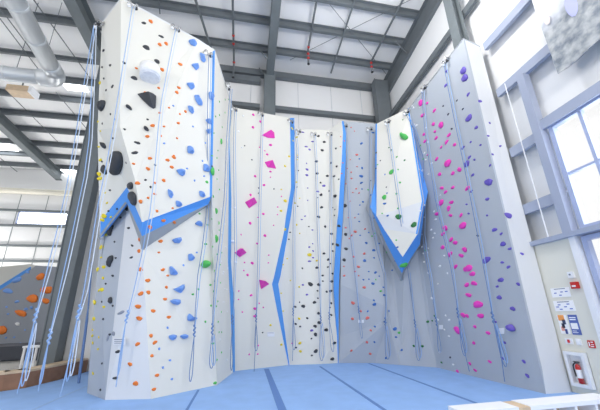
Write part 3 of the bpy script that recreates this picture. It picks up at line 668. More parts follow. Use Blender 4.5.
for ai, path, kn, lb, tail, const, cc, wpx, lab in RP:
    aloc, an = AN[ai]; a0 = aloc+an*.18+Vector((0, 0, -.2))
    yc = a0.y
    def P3(p, off=.2):
        if const: return atY(p[0], p[1], yc)
        r = cast(*p)
        return r[0]+r[1]*off if r else atY(p[0], p[1], yc)
    t = empty('climbing_rope', a0, lab, 'climbing rope', 'top ropes hanging down the climbing walls')
    m = ROPEB if cc == 'B' else ROPED; m2_ = ROPEW if cc == 'B' else ROPEB
    K = P3(kn); rr = .009
    main = [a0]+[P3(p) for p in path]+[K]
    side = RT*.07
    obj('strand', tb(smooth(main, 2), rr), m, t)
    obj('strand', tb(smooth([p+side*(1 if i < len(main)-1 else 0) for i, p in enumerate(main)], 2), rr), m2_, t)
    bm = bmesh.new(); d = (main[-2]-K).normalized()
    pts = [K+d*(.02*k)+Vector((math.cos(k*1.3)*.018, math.sin(k*1.3)*.018, 0)) for k in range(14)]; tube(bm, pts, .02, 6); obj('knot', bm, m, t)
    Lb = P3(lb); w = wpx*depth(Lb)/FPX/2; mid_ = (K+Lb)/2; v = (K-Lb)
    loopp = [K, K+RT*(-w*.5)-v*.3, Lb+RT*(-w)+v*.22, Lb+RT*(-w*.55)+v*.04, Lb, Lb+RT*(w*.55)+v*.04, Lb+RT*w+v*.22, K+RT*(w*.5)-v*.3, K]
    obj('loop', tb(smooth(loopp, 4), rr), m, t)
    if wpx > 3:
        l2 = [p+RT*.05+(v*.08 if 0 < i < 8 else v*0) for i, p in enumerate(loopp)]
        obj('loop', tb(smooth(l2, 4), rr), m2_, t)
    if tail: obj('tail', tb(smooth([K, (K+Lb)/2-RT*w*.2, P3(tail)], 4), rr), m, t)
# dark strap beside the tower
yc = 9.3
pts = [atY(92, 262, yc), atY(88, 310, yc), atY(83, 350, yc), atY(78.5, 383, yc)]
o = obj('hanging_strap', tb(smooth(pts, 4), [.02]*5+[.035]*8, 6), ROPED); o.data.update()
tag(o, 'dark blue strap hanging between the steel column and the tower foot', 'strap')
# placards on the walls
def card(name, x0, y0, x1, y1, lab, m=TRIMW, marks=None, cat='sign', grp=None, boulder=False):
    loc, n, z_ = cast((x0+x1)/2, (y0+y1)/2)
    X, Y, Z = orient(n); s = depth(loc)/FPX
    Pc = lambda x, y, o: CAM+ray(x, y)*(n.dot(loc+n*o-CAM)/n.dot(ray(x, y)))
    Q = [Pc(x0, y0, .02), Pc(x1, y0, .02), Pc(x1, y1, .02), Pc(x0, y1, .02)]
    bm = slab([Q], .018); t = empty(name, loc, lab, cat, grp); obj('board', bm, m, t)
    for (u0, v0, u1, v1, mm) in marks or []:
        q_ = lambda u, v: Pc(x0+(x1-x0)*u, y0+(y1-y0)*v, .026)
        o_ = obj('printed_line', slab([[q_(u0, v0), q_(u1, v0), q_(u1, v1), q_(u0, v1)]], .005), mm, t)
    return t
INK = mat('grey_ink', (120, 130, 150), .7); INKB = mat('blue_ink', (70, 100, 190), .7)
lines = [(.1, .15, .9, .25, INK), (.1, .45, .85, .52, INK), (.1, .7, .7, .78, INK)]
card('wall_placard', 113, 338, 124.5, 345, 'white text placard at the foot of the tower beside the rope', marks=lines, grp='small placards on the climbing walls')
card('wall_placard', 267.5, 332, 274.5, 336.5, 'small white placard low on the white left back panel', marks=lines[:1], grp='small placards on the climbing walls')
card('wall_placard', 358.3, 320, 360.6, 322.8, 'left of two tiny white tags on the blue-grey panel', grp='small placards on the climbing walls')
card('wall_placard', 361.6, 320, 363.9, 322.8, 'right of two tiny white tags on the blue-grey panel', grp='small placards on the climbing walls')
card('wall_placard', 439, 325, 442.4, 329.3, 'small white tag low on the right-hand wall near its corner', grp='small placards on the climbing walls')
card('wall_placard', 499, 328, 504, 334, 'white tag by the rope beside the large purple hold', grp='small placards on the climbing walls')
# ------------------------------------------------------------------ building shell
def rz(Y, dz=0): return 14.42-.1*Y-dz
struct('floor', bx((-24, -6, -.4), (7.6, 24, -.06)), CONC)
o = struct('ceiling', slab([[Vector((-24, -3, rz(-3))), Vector((7.5, -3, rz(-3))), Vector((7.5, 22, rz(22))), Vector((-24, 22, rz(22)))]], .1, Vector((0, 0, .1))), ROOFM)
struct('wall_back', bx((-5.9, 11.45, -.06), (7.5, 11.6, 13.3)), INSUL)
struct('wall_far', bx((-24, 21.9, -.06), (-5.5, 22.05, 12.25)), INSUL)
struct('wall_partition', bx((-6.0, 11.45, -.06), (-5.85, 22, 13.2)), INSUL)
struct('wall_west', bx((-24.1, -3, -.06), (-24, 22, 14.7)), INSUL)
XW = 6.74
# east wall with openings: window (Y<4.4, z 3.2..5.5) and storefront (Y<4.35, z .1..2.95)
bm = bmesh.new()
box(bm, (XW, 4.5, 3.1), (XW+.15, 12, 13.6)); box(bm, (XW, -3, 5.6), (XW+.15, 4.5, 14.8)); 
struct('wall_east', bm, INSUL)
struct('wall_east_drywall', bx((6.5, 4.62, -.06), (XW+.15, 5.6, 3.02)), BEIGE)['kind'] = 'structure'
bm = bmesh.new(); box(bm, (6.4, -3, 3.0), (XW+.1, 5.5, 3.1)); struct('trim_1', bm, STEELB)
struct('trim_2', bx((6.47, 4.5, -.06), (6.8, 4.62, 3.0)), TRIMW)
def window(name, Y0, Y1, z0, z1, nY, nz, fw=.09, X=6.62, m=FRAMEB):
    bm = bmesh.new()
    for (a, b, c, d) in ((Y0, Y1, z0, z0+fw), (Y0, Y1, z1-fw, z1), (Y0, Y0+fw, z0+fw, z1-fw), (Y1-fw, Y1, z0+fw, z1-fw)): box(bm, (X-.06, a, c), (X+.06, b, d))
    w = struct(name, bm, m)
    for i in range(1, nY):
        y = Y0+(Y1-Y0)*i/nY; obj('mullion', bx((X-.045, y-.03, z0), (X+.045, y+.03, z1)), m, w)
    for i in range(1, nz):
        z = z0+(z1-z0)*i/nz; obj('glazing_bar', bx((X-.04, Y0, z-.025), (X+.04, Y1, z+.025)), m, w)
    obj('pane', bx((X+.0, Y0+.02, z0+.02), (X+.012, Y1-.02, z1-.02)), GLASS, w)
    return w
window('window_1', -2.9, 4.42, 3.1, 5.55, 12, 2)
window('window_2', -2.9, 4.46, 0, 2.98, 5, 3)
# girts of the east wall
for i, (z, ya, yb_) in enumerate(((10.65, 5.2, 10.9), (8.85, -2, 5.3), (7.2, -2, 5.28), (5.62, -2, 4.5), (5.42, 4.5, 5.35), (3.9, 4.5, 5.45))):
    bm = bmesh.new(); zbeam(bm, Vector((6.6, ya, z)), Vector((6.6, yb_, z)), .2); bar(bm, Vector((6.5, ya, z)), Vector((6.5, yb_, z)), .03, .24)
    tag(obj('wall_girt', bm, STEELB if i else STEELD), ['dark girt running under the right rafter above the right-hand wall', 'highest blue-grey girt on the white wall at right', 'blue-grey girt behind the hanging banner', 'blue-grey beam above the tall windows', 'short girt stub between post and right wall, upper', 'short girt stub just above the white ledge'][i], 'beam', 'girts of the window wall')
tag(obj('window_post', bx((6.42, 4.48, 3.1), (6.6, 4.66, 7.1)), STEELB), 'blue-grey steel post beside the tall windows', 'post')
o = obj('conduit', tb([Vector((6.45, 4.98, z)) for z in (3.1, 4, 5.4, 7.25)], .012), TRIMW); tag(o, 'thin white cable down the insulation beside the window post', 'cable')
bm = bmesh.new(); ibeam(bm, Vector((6.25, 5.75, -.0)), Vector((6.25, 5.75, 13.6)), .3, .3, .025, Vector((1, 0, 0)))
o = obj('steel_column', bm, STEEL); tag(o, 'grey steel column rising behind the right-hand wall end', 'column')
# back wall girts/seams
for i, (z, x0, x1) in enumerate(((10.95, .9, 6.2), (10.95, -1.3, .35), (12.9, -5.8, 6.2), (12.45, -5.8, .35))):
    bm = bmesh.new(); Y_ = 11.3
    bar(bm, Vector((x0, Y_, z)), Vector((x1, Y_, z)), .22, .2 if i < 2 else .32)
    tag(obj('wall_girt', bm, STEELD), ['grey girt above the back climbing panels, right of the central column', 'short grey girt left of the central column', 'deep eave beam along the top of the back wall', 'thin strut beam below the eave, left of the central column'][i], 'beam', 'girts of the back wall')
for i, x in enumerate((-.1, 2.2, 3.9, 5.5)):
    o = obj('wall_seam', bx((x, 11.43, 9), (x+.02, 11.46, 12.9)), mat('seam_tape', (200, 206, 212), .6)); o.name = 'trim_%d' % (i+3); o['kind'] = 'structure'
# frames: columns and rafters
def rafter(X, y0, y1, w, h, m, lab, drop=.35):
    bm = bmesh.new(); a = Vector((X, y0, rz(y0)-drop-h/2+.1)); b = Vector((X, y1, rz(y1)-drop-h/2+.1)); ibeam(bm, a, b, w, h)
    return tag(obj('roof_rafter', bm, m), lab, 'beam', 'steel roof rafters')
rafter(.78, -3, 11.4, .34, .55, STEEL, 'central steel rafter running overhead to the central column')
rafter(-6.55, -3, 11.3, .42, .75, STEEL, 'steel rafter overhead left of the tower, ending at the slanting column')
rafter(6.75, -3, 11.3, .3, 1.0, STEELD, 'deep dark rafter over the right-hand wall')
rafter(-13.7, 8, 21.8, .42, .6, STEEL, 'diagonal-looking rafter of the far left bay')
def column(X, Y, z1, w0, w1, m, lab):
    bm = bmesh.new(); t = .03
    for sx in (-1, 1):
        a = Vector((X+sx*w0/2, Y, 0)); b = Vector((X+sx*w1/2, Y, z1)); bar(bm, a, b, .4, t, Vector((1, 0, 0)))
    vs = [bm.verts.new(p) for p in (Vector((X-w0/2, Y-.17, 0)), Vector((X+w0/2, Y-.17, 0)), Vector((X+w1/2, Y-.17, z1)), Vector((X-w1/2, Y-.17, z1)))]
    vs2 = [bm.verts.new(v.co+Vector((0, .03, 0))) for v in vs]
    bm.faces.new(vs); bm.faces.new(vs2[::-1])
    for i in range(4): bm.faces.new([vs[i], vs2[i], vs2[(i+1) % 4], vs[(i+1) % 4]])
    return tag(obj('steel_column', bm, m), lab, 'column')
column(.78, 11.1, 12.6, .42, .5, STEEL, 'central steel column above the white back panels')
column(-5.85, 10.75, 12.6, .42, .72, STEEL, 'big grey tapered steel column left of the tower')
column(6.3, 10.8, 12.8, .5, .7, STEELD, 'dark steel corner column above the arrowhead')
column(-10.9, 19.5, 11.2, .4, .5, STEEL, 'distant grey column just left of the tower')
# purlins
def clipped(Y, i):
    return (-23.9, 6.7) if Y < 11.4 else (-23.9, -6.0)
for i, Y_ in enumerate((2.9, 4.15, 5.4, 6.6, 7.8, 8.97, 10.2, 11.97, 13.2, 14.45, 15.85, 17.15, 18.5, 19.8, 21.1)):
    x0, x1 = clipped(Y_, i); bm = bmesh.new(); z = rz(Y_, .16); zbeam(bm, Vector((x0, Y_, z)), Vector((x1, Y_, z)), .24 if Y_ != 11.97 else .1, .03, .1)
    tag(obj('roof_purlin', bm, STEELD), f'grey roof purlin, {ordw(i+1) if i else "nearest"} counting from the camera towards the far wall', 'beam', 'roof purlins')
# rods, pipes
def rod(name, p, q, r, m, lab, cat, grp=None, reds=(), drop=None, dz=.27):
    a, b = roofp(*p, dz), roofp(*q, dz)
    if drop is not None:
        t = empty(name, a, lab, cat, grp); pts = [a, b, b+Vector((0, 0, -drop))]
        obj('pipe', tb(pts, r), m, t)
        for k in reds:
            c = b+Vector((0, 0, -drop*k)) if k >= 0 else b.lerp(a, -k)
            bm = bmesh.new(); ball(bm, c, r*1.35, 2, (1, 1, 1.3)); obj('coupling', bm, RED, t)['label'] = 'red pipe coupling'
        bm = bmesh.new(); ball(bm, b+Vector((0, 0, -drop)), r*1.6, 1, (1, 1, .6)); obj('sprinkler_head', bm, BLACKM, t)
        return t
    return tag(obj(name, tb([a, b], r), m), lab, cat, grp)
rod('sprinkler_pipe', (322, -30), (308, 50), .045, STEELD, 'dark sprinkler pipe with red couplings, right of the central rafter', 'pipe', 'sprinkler pipes', (-.05, .3, .6), .8)
rod('sprinkler_pipe', (408, -10), (371, 62), .045, STEELD, 'dark sprinkler pipe with red coupling near the right rafter', 'pipe', 'sprinkler pipes', (.1, .5), .6)
rod('sprinkler_pipe', (232, -30), (234, 62), .045, STEELD, 'dark sprinkler pipe with red couplings, left of the central rafter', 'pipe', 'sprinkler pipes', (-.35, -.25, .02), .9)
rod('roof_strut', (358, -10), (331, 73), .04, STEEL, 'thin grey strap between the two right sprinkler pipes', 'strut', 'thin roof struts')
rod('roof_strut', (186, -30), (211, 48), .05, STEEL, 'thin grey strap above the tower top edge', 'strut', 'thin roof struts')
rod('brace_cable', (310, -20), (391, 80), .011, STEELD, 'bracing cable running down right toward the corner column', 'cable', 'roof bracing cables')
rod('brace_cable', (420, -5), (290, 60), .011, STEELD, 'bracing cable rising right from the central rafter', 'cable', 'roof bracing cables')
for i, (p, q_) in enumerate((((-5, 12), (42, 74)), ((28, -8), (90, 78)), ((8, 92), (60, 144)), ((56, 92), (86, 128)), ((0, 158), (30, 182)), ((0, 8), (50, 75)), ((158, -10), (160, 14)))):
    rod('sag_rod', p, q_, .022, STEELD, ['thin roof rod crossing behind the silver duct', 'thin roof rod right of the silver duct', 'thin roof rod below the duct elbow', 'thin roof rod above the column head', 'thin roof rod in the far left bay', 'second thin rod crossing behind the silver duct', 'short hanging rod at the tower top'][i], 'rod', 'thin roof rods')
# roof knee braces
for i, (p, q_) in enumerate((((258, 48), (268, 60)), ((259, 68), (267, 78)), ((260, 80), (267, 88)), ((395, 41), (407, 53)))):
    a, b = roofp(*p, .4), roofp(*q_, .9); tag(obj('knee_brace', tb([a, b], .025), STEELD), ['upper', 'middle', 'lower'][i] + ' small brace left of the central rafter' if i < 3 else 'small brace at the deep right rafter', 'brace', 'rafter knee braces')
# ducts
ZD = 9.9
A_, B_, D_ = atZ(8, -12, ZD), atZ(56, 76, ZD), atZ(-30, 76, ZD); 
def duct(name, pts, r, lab):
    t = empty(name, pts[0], lab, 'duct'); obj('duct_pipe', tb(pts, r, 20), SILVER, t, True)
    for a, b in zip(pts, pts[1:]):
        n_ = int((b-a).length/1.1)
        for k in range(1, n_+1):
            c = a.lerp(b, k/(n_+1)); d = (b-a).normalized(); obj('duct_seam', tb([c-d*.03, c+d*.03], r*1.05, 20), SILVER, t)
    return t
B2 = Vector((B_.x, B_.y, ZD)); A2_ = Vector((A_.x+.0, -2.5, ZD)); A2_.x = B2.x+(A_.x-B2.x)*((B2.y+2.5)/(B2.y-A_.y))
el = [A2_, B2+(A2_-B2).normalized()*.5]
c2 = Vector((-22, B2.y+.15, ZD))
duct('air_duct', [A2_, B2+(A2_-B2).normalized()*.45], .26, 'shiny silver round duct running overhead at top left')
o = obj('duct_elbow', tb(smooth([B2+(A2_-B2).normalized()*.5, B2+(A2_-B2).normalized()*.12+Vector((0, .05, 0)), B2+Vector((-.2, .15, 0)), B2+Vector((-.6, .15, 0))], 4), .28, 20), SILVER, None, True); tag(o, 'silver duct elbow joining the two round ducts', 'duct')
duct('air_duct', [B2+Vector((-.55, .15, 0)), c2], .24, 'shiny silver round duct running left from the elbow')
for i, xx in enumerate((14, 40)):
    p = atZ(xx, 76, ZD)
    tag(obj('duct_hanger', tb([p+Vector((0, 0, .2)), Vector((p.x, p.y, rz(p.y)))], .012), STEELD), ['thin rod holding the left duct near the frame edge', 'thin rod holding the left duct near the elbow'][i], 'rod')
# hanging box light under duct
p = roofp(25, 92, 1.2); t = empty('ceiling_light', p, 'tan boxy ceiling light hanging under the silver duct', 'light')
obj('housing', bx(p+Vector((-.6, -.25, -.15)), p+Vector((.3, .25, .15))), WOODL, t); obj('end_cap', bx(p+Vector((.3, -.27, -.17)), p+Vector((.42, .27, .17))), TRIMW, t); obj('hanger', bx(p+Vector((-.2, -.02, .15)), p+Vector((-.16, .02, 1.2))), STEELD, t)
# skylights; the last two glowing panels are added to brighten the far roof
SKYL = emis('skylight_daylight', (245, 250, 255), 6)
for i, (x, y, w, l) in enumerate(((74, 85, 1.0, .8), (0, 146, 1.5, 1.0), (66, 170, 1.2, .9), (30, 183, 3, .9), (60, 188, 3, .8))):
    c = roofp(x, y, .03); w_o = struct('window_%d' % (i+3), bx((c.x-w/2, c.y-l/2, c.z-.02), (c.x+w/2, c.y+l/2, c.z+.02)), SKYL)
# far wall items
YF = 21.9; X0, X1, z0, z1 = -15.7, -12.6, 7.95, 8.95
bm = bmesh.new()
for (a, b, c, d) in ((X0, X1, z0, z0+.1), (X0, X1, z1-.1, z1), (X0, X0+.1, z0, z1), (X1-.1, X1, z0, z1)): box(bm, (a, YF-.12, c), (b, YF, d))
w = struct('window_8', bm, FRAMEB); obj('pane', bx((X0+.05, YF-.06, z0+.05), (X1-.05, YF-.04, z1-.05)), SKYL, w)
for i, z in enumerate((9.0, 7.9, 6.5, 5.45)):
    bm = bmesh.new(); bar(bm, Vector((-23.9, YF-.08, z)), Vector((-6.1, YF-.08, z)), .14, .14)
    tag(obj('wall_girt', bm, STEEL), ['girt over the distant window at left', 'girt under the distant window at left', 'third girt down the distant white wall', 'lowest girt, just above the bouldering wall'][i], 'beam', 'girts of the distant wall')
for i, x in enumerate((-17.6, -15.9, -14.2, -12.5, -10.8, -9.1)):
    o = struct('trim_%d' % (i+7), bx((x, YF-.02, 3), (x+.04, YF+.01, 10.2)), mat('seam_grey', (150, 156, 160), .6))
o = obj('wall_pipe', tb([Vector((-23.9, 21.6, 10.35)), Vector((-6.1, 21.6, 10.35))], .2, 14), mat('cream_pipe', (226, 222, 208), .5), None, True); tag(o, 'thick cream pipe along the top of the distant wall', 'pipe')
# ------------------------------------------------------------------ floor mats, curb
mp = [Vector((-9, 8.0, 0)), fl(0, 391.5), fl(25, 388), fl(60, 379.5), fl(86, 372)]
Mt = mp + [Vector((mp[-1].x, 11.42, 0)), Vector((6.5, 11.42, 0)), Vector((6.5, -3, 0)), Vector((-9, -3, 0))]
o = obj('floor_mat', slab([Mt], .06, Vector((0, 0, -.06))), MAT_BLUE); tag(o, 'wide blue padded floor covering in front of the climbing walls', 'mat')
def strip(a, b, wpx, lab, m=MAT_SEAM):
    A, B_ = fl(*a), fl(*b); d = (B_-A).normalized(); s = Vector((-d.y, d.x, 0))*wpx/2
    bm = slab([[A-s+Vector((0, 0, .004)), A+s+Vector((0, 0, .004)), B_+s+Vector((0, 0, .004)), B_-s+Vector((0, 0, .004))]], .003, Vector((0, 0, -.003)))
    tag(obj('mat_seam', bm, m), lab, 'mat seam', 'seam covers of the blue mat')
strip((266.4, 369), (290, 430), .15, 'wide dark blue seam left of centre on the blue mat')
strip((320, 366.5), (392, 415), .07, 'dark blue seam in the middle of the blue mat')
strip((368.7, 363.5), (496, 410.5), .07, 'dark blue seam nearest the right-hand wall')
strip((198.5, 390), (178, 425), .05, 'faint seam on the mat in front of the tower')
strip((87, 386), (10, 420), .05, 'pale seam on the mat left of the tower', MAT_SEAML)
# wooden curb bench
def seg_box(P, Q, w, z0, z1):
    bm = bmesh.new(); d = (Q-P).normalized(); s = Vector((-d.y, d.x, 0))*w
    if s.y < 0: s = -s
    a = [P, Q, Q+s, P+s]; lo = [bm.verts.new(Vector((p.x, p.y, z0))) for p in a]; hi = [bm.verts.new(Vector((p.x, p.y, z1))) for p in a]
    bm.faces.new(lo[::-1]); bm.faces.new(hi)
    for i in range(4): bm.faces.new([lo[i], lo[(i+1) % 4], hi[(i+1) % 4], hi[i]])
    return bm
t = empty('wooden_curb', mp[2], 'low brown wooden curb bench along the left edge of the blue mat', 'bench')
for k, (P, Q) in enumerate(zip(mp[:-1], mp[1:])):
    P, Q = P+Vector((-.02, .06, 0)), Q+Vector((-.02, .06, 0))
    obj('curb_face', seg_box(P, Q, .35, -.06, .36), WOOD, t); obj('curb_top', seg_box(P+Vector((0, -.02, 0)), Q+Vector((0, -.02, 0)), .45, .36, .41), WOODL, t)['label'] = 'tan wood top'
p_ = fl(31, 372); M = Matrix.Translation(Vector((p_.x, p_.y-.3, .0)))
# crash pads beneath the bouldering wall
for i, (x0, x1) in enumerate(((-20, -13.2), (-13.1, -9.6), (-9.5, -7))):
    bm = bx((x0, 15.8, -.06), (x1, 18.2, .55)); bmesh.ops.bevel(bm, geom=bm.edges[:], offset=.06, segments=2, affect='EDGES')
    tag(obj('crash_pad', bm, PADD), ['dark grey crash pad under the bouldering wall, left', 'dark grey crash pad under the bouldering wall, behind the column', 'dark grey crash pad under the pale bouldering panel'][i], 'crash pad', 'crash pads under the bouldering wall')
# white slatted stand
c = fl(30, 373.5); t = empty('slatted_stand', c, 'small white slatted stand behind the wooden curb', 'stand')
obj('top', bx(c+Vector((-.3, -.15, .78)), c+Vector((.34, .15, .84))), TRIMW, t)
for k in range(4):
    x = -.24+k*.17; obj('slat', bx(c+Vector((x-.03, -.14, 0)), c+Vector((x+.03, -.1, .78))), TRIMW, t)
for sx in (-.27, .31): obj('leg', bx(c+Vector((sx-.02, .1, 0)), c+Vector((sx+.02, .14, .78))), TRIMW, t)
# ------------------------------------------------------------------ cubby bench
zt = .45
q0 = atZ(446, 405, zt); q1 = atZ(596, 393.5, zt)
Yb = (q0.y+q1.y)/2; bl = q0.x; br = q1.x; dp = .27; Yf = Yb-dp
print('bench', q0, q1)
t = empty('shoe_bench', Vector(((bl+br)/2, Yb, 0)), 'low white shoe cubby bench with open compartments at the bottom right', 'bench')
gx = atZ(497, 400, zt).x
obj('bench_top', bx((bl, Yf, zt-.05), (gx, Yb, zt)), TRIMW, t); obj('bench_top', bx((gx+.17, Yf, zt-.05), (br, Yb, zt)), TRIMW, t)
obj('inlay_board', bx((gx, Yf, zt-.055), (gx+.17, Yb, zt-.008)), WOODL, t)['label'] = 'tan board across the white top'
obj('back_board', bx((bl+.02, Yb-.04, 0.02), (br-.02, Yb-.02, zt-.05)), WOODL, t)
obj('bottom_board', bx((bl+.02, Yf+.02, 0.02), (br-.02, Yb-.04, .05)), TRIMW, t)
n_ = 7
for i in range(n_+1):
    x = bl+.02+(br-bl-.04)*i/n_; obj('divider', bx((x-.018, Yf+.01, .0), (x+.018, Yb-.04, zt-.05)), TRIMW, t)
for i in range(n_):
    x0 = bl+.02+(br-bl-.04)*i/n_+.018; x1 = bl+.02+(br-bl-.04)*(i+1)/n_-.018
    obj('liner', bx((x0, Yf+.05, .05), (x1, Yb-.05, .07)), WOODL, t)
# ------------------------------------------------------------------ beige wall fittings
XB = 6.5
def wq(x, y, o=0): return atX(x, y, XB-o)
def wcard(name, pts, lab, cat, m=None, grp=None):
    """pts: px corners; becomes an upright rectangle on the drywall"""
    P = [wq(*p) for p in pts]; y0 = min(p.y for p in P); y1 = max(p.y for p in P)
    ya = (P[0].y+P[3].y)/2; yb2 = (P[1].y+P[2].y)/2; za = (P[0].z+P[1].z)/2; zb2 = (P[2].z+P[3].z)/2
    y0, y1 = min(ya, yb2), max(ya, yb2); z0, z1 = min(za, zb2), max(za, zb2)
    t = empty(name, Vector((XB, (y0+y1)/2, z0)), lab, cat, grp)
    return t, y0, y1, z0, z1
def on7(*p): return [(540+a/5.86, 260+b/5.86) for a, b in p]
def on8(*p): return [(540+a/4.55, 320+b/4.55) for a, b in p]
def rect(t, name, y0, y1, z0, z1, m, d0, d1, lab=None):
    o = obj(name, bx((XB-d1, y0, z0), (XB-d0+(.01 if d0 == 0 else 0), y1, z1)), m, t)
    if lab: o['label'] = lab
    return o
PAPER = mat('white_paper', (246, 247, 250), .8)
for i, (pts, lab) in enumerate(((on7((62, 165), (172, 160), (183, 214), (75, 220)), 'upper white notice sheet with blue marks on the beige wall'), (on7((80, 240), (196, 236), (210, 296), (92, 302)), 'lower white notice sheet with blue marks on the beige wall'))):
    t, y0, y1, z0, z1 = wcard('notice_sheet', pts, lab, 'notice', PAPER, grp='notice sheets on the beige wall')
    rect(t, 'paper', y0, y1, z0, z1, PAPER, 0, .01)
    Lw, Lh = y1-y0, z1-z0
    def mark(u0, u1, v0, v1, m): rect(t, 'printed_mark', y1-Lw*u1, y1-Lw*u0, z1-Lh*v1, z1-Lh*v0, m, .01, .013)
    mark(.2, .8, .08, .16, INK)
    for u, v in (((.15, .5), (.5, .42), (.75, .4), (.4, .75)) if i == 0 else ((.2, .35), (.65, .3), (.1, .55), (.5, .55), (.25, .78), (.75, .75))): mark(u, u+.14, v, v+.09, INKB)
t, y0, y1, z0, z1 = wcard('poster', [(557, 315.5), (566, 314.5), (571, 333.5), (562, 334)], 'poster with orange and pink picture beside the blue one', 'poster', PAPER)
rect(t, 'paper', y0, y1, z0, z1, PAPER, 0, .01); Lw, Lh = y1-y0, z1-z0
for (u0, u1, v0, v1, c) in ((.1, .75, 0, .3, (240, 160, 90)), (.45, .8, .25, .5, (70, 80, 110)), (.3, .6, .45, .7, (60, 56, 80)), (.15, .5, .62, .85, (226, 160, 150)), (.5, .75, .75, 1, (70, 84, 140))):
    rect(t, 'printed_shape', y1-Lw*u1, y1-Lw*u0, z1-Lh*v1, z1-Lh*v0, mat('poster_%d_%d_%d' % c, c, .8), .01, .013)
t, y0, y1, z0, z1 = wcard('poster', [(568, 315), (576.5, 314.5), (582, 334.5), (573, 335)], 'blue poster with a white panel, below the notice sheets', 'poster', PAPER)
PB_ = mat('poster_blue', (92, 112, 178), .8); rect(t, 'paper', y0, y1, z0, z1, PB_, 0, .01); Lw, Lh = y1-y0, z1-z0
for (u0, u1, v0, v1) in ((.12, .85, .12, .17), (.12, .8, .22, .27), (.1, .85, .42, .72), (.12, .6, .8, .83), (.12, .7, .88, .91)):
    rect(t, 'printed_shape', y1-Lw*u1, y1-Lw*u0, z1-Lh*v1, z1-Lh*v0, PAPER, .01, .013)
t, y0, y1, z0, z1 = wcard('thermostat', on7((168, 70), (200, 68), (208, 103), (176, 106)), 'small white box above the red fire alarm', 'wall box', PAPER)
rect(t, 'cover', y0, y1, z0, z1, TRIMW, 0, .05); rect(t, 'button', y0+.04, y0+.07, z0+.05, z0+.08, INK, .05, .06)
t, y0, y1, z0, z1 = wcard('fire_alarm', on7((190, 130), (228, 127), (236, 165), (200, 170)), 'red fire alarm call point on the beige wall', 'fire alarm', RED)
rect(t, 'housing', y0, y1, z0, z1, RED, 0, .07); rect(t, 'handle', y0+(y1-y0)*.2, y1-(y1-y0)*.3, z0+(z1-z0)*.25, z0+(z1-z0)*.5, TRIMW, .07, .09, 'white pull handle')
t, y0, y1, z0, z1 = wcard('wall_switch', on8((115, 84), (148, 82), (154, 108), (122, 110)), 'white switch plate left above the extinguisher cabinet', 'switch')
rect(t, 'plate', y0, y1, z0, z1, TRIMW, 0, .02); rect(t, 'rocker', (y0+y1)/2-.02, (y0+y1)/2+.02, (z0+z1)/2-.03, (z0+z1)/2+.03, RED, .02, .035, 'small red button')
t, y0, y1, z0, z1 = wcard('wall_switch', on8((165, 86), (185, 84), (192, 112), (171, 115)), 'plain white plate in the middle above the extinguisher cabinet', 'switch')
rect(t, 'plate', y0, y1, z0, z1, TRIMW, 0, .02); rect(t, 'rocker', (y0+y1)/2-.02, (y0+y1)/2+.02, (z0+z1)/2-.04, (z0+z1)/2+.04, PAPER, .02, .03)
t, y0, y1, z0, z1 = wcard('fire_sign', on8((216, 92), (246, 94), (256, 126), (226, 128)), 'small red and white sign right above the extinguisher cabinet', 'sign')
rect(t, 'board', y0, y1, z0, z1, RED, 0, .015); Lw, Lh = y1-y0, z1-z0
for (u0, u1, v0, v1) in ((.15, .3, .2, .8), (.5, .85, .15, .3), (.5, .9, .5, .6), (.4, .85, .75, .85)): rect(t, 'printed_shape', y1-Lw*u1, y1-Lw*u0, z1-Lh*v1, z1-Lh*v0, PAPER, .015, .018)
# extinguisher cabinet: recess built as a shallow frame, extinguisher inside
t, y0, y1, z0, z1 = wcard('extinguisher_cabinet', on8((120, 140), (212, 150), (258, 312), (158, 300)), 'white wall cabinet holding the fire extinguisher', 'cabinet', TRIMW)
y0 = max(y0, 4.64)
fwid = .06
for (a, b, c, d) in ((y0, y1, z0, z0+fwid), (y0, y1, z1-fwid, z1), (y0, y0+fwid, z0+fwid, z1-fwid), (y1-fwid, y1, z0+fwid, z1-fwid)): rect(t, 'frame', a, b, c, d, TRIMW, 0, .09)
rect(t, 'back', y0, y1, z0, z1, TRIMW, 0, .01); rect(t, 'glass_door', y0+fwid, y1-fwid, z0+fwid, z1-fwid, GLASS, .075, .08)
yc_ = (y0+y1)/2; rr_ = .045; zc0 = z0+fwid; hh = (z1-z0-2*fwid)*.8
t = empty('fire_extinguisher', Vector((XB-.055, yc_, zc0)), 'red fire extinguisher with white label inside the wall cabinet', 'fire extinguisher')
cxy = Vector((XB-.055, yc_, 0))
prof = [(0.001, 0), (rr_, .01), (rr_, hh*.72), (rr_*.8, hh*.8), (rr_*.35, hh*.86), (rr_*.35, hh*.9)]
def lathe(prof, c, n=20):
    bm = bmesh.new(); R_ = [[bm.verts.new(c+Vector((r*math.cos(2*math.pi*k/n), r*math.sin(2*math.pi*k/n), z))) for k in range(n)] for r, z in prof]
    for A_, B__ in zip(R_, R_[1:]):
        for k in range(n): bm.faces.new([A_[k], A_[(k+1) % n], B__[(k+1) % n], B__[k]])
    bm.faces.new(R_[0][::-1]); bm.faces.new(R_[-1]); return bm
c_ = cxy+Vector((0, 0, zc0))
obj('cylinder', lathe(prof, c_), RED, t, True)
obj('paper_label', lathe([(rr_*1.01, hh*.25), (rr_*1.02, hh*.27), (rr_*1.02, hh*.6), (rr_*1.01, hh*.62)], c_), PAPER, t)
obj('valve', bx(c_+Vector((-.02, -.03, hh*.88)), c_+Vector((.02, .03, hh*.94))), BLACKM, t)
obj('handle', bx(c_+Vector((-.012, -.05, hh*.94)), c_+Vector((.012, .06, hh*.98))), BLACKM, t)
obj('hose', tb(smooth([c_+Vector((-.01, .03, hh*.9)), c_+Vector((-.02, rr_+.02, hh*.75)), c_+Vector((-.02, rr_+.015, hh*.3))], 5), .012), BLACKM, t)
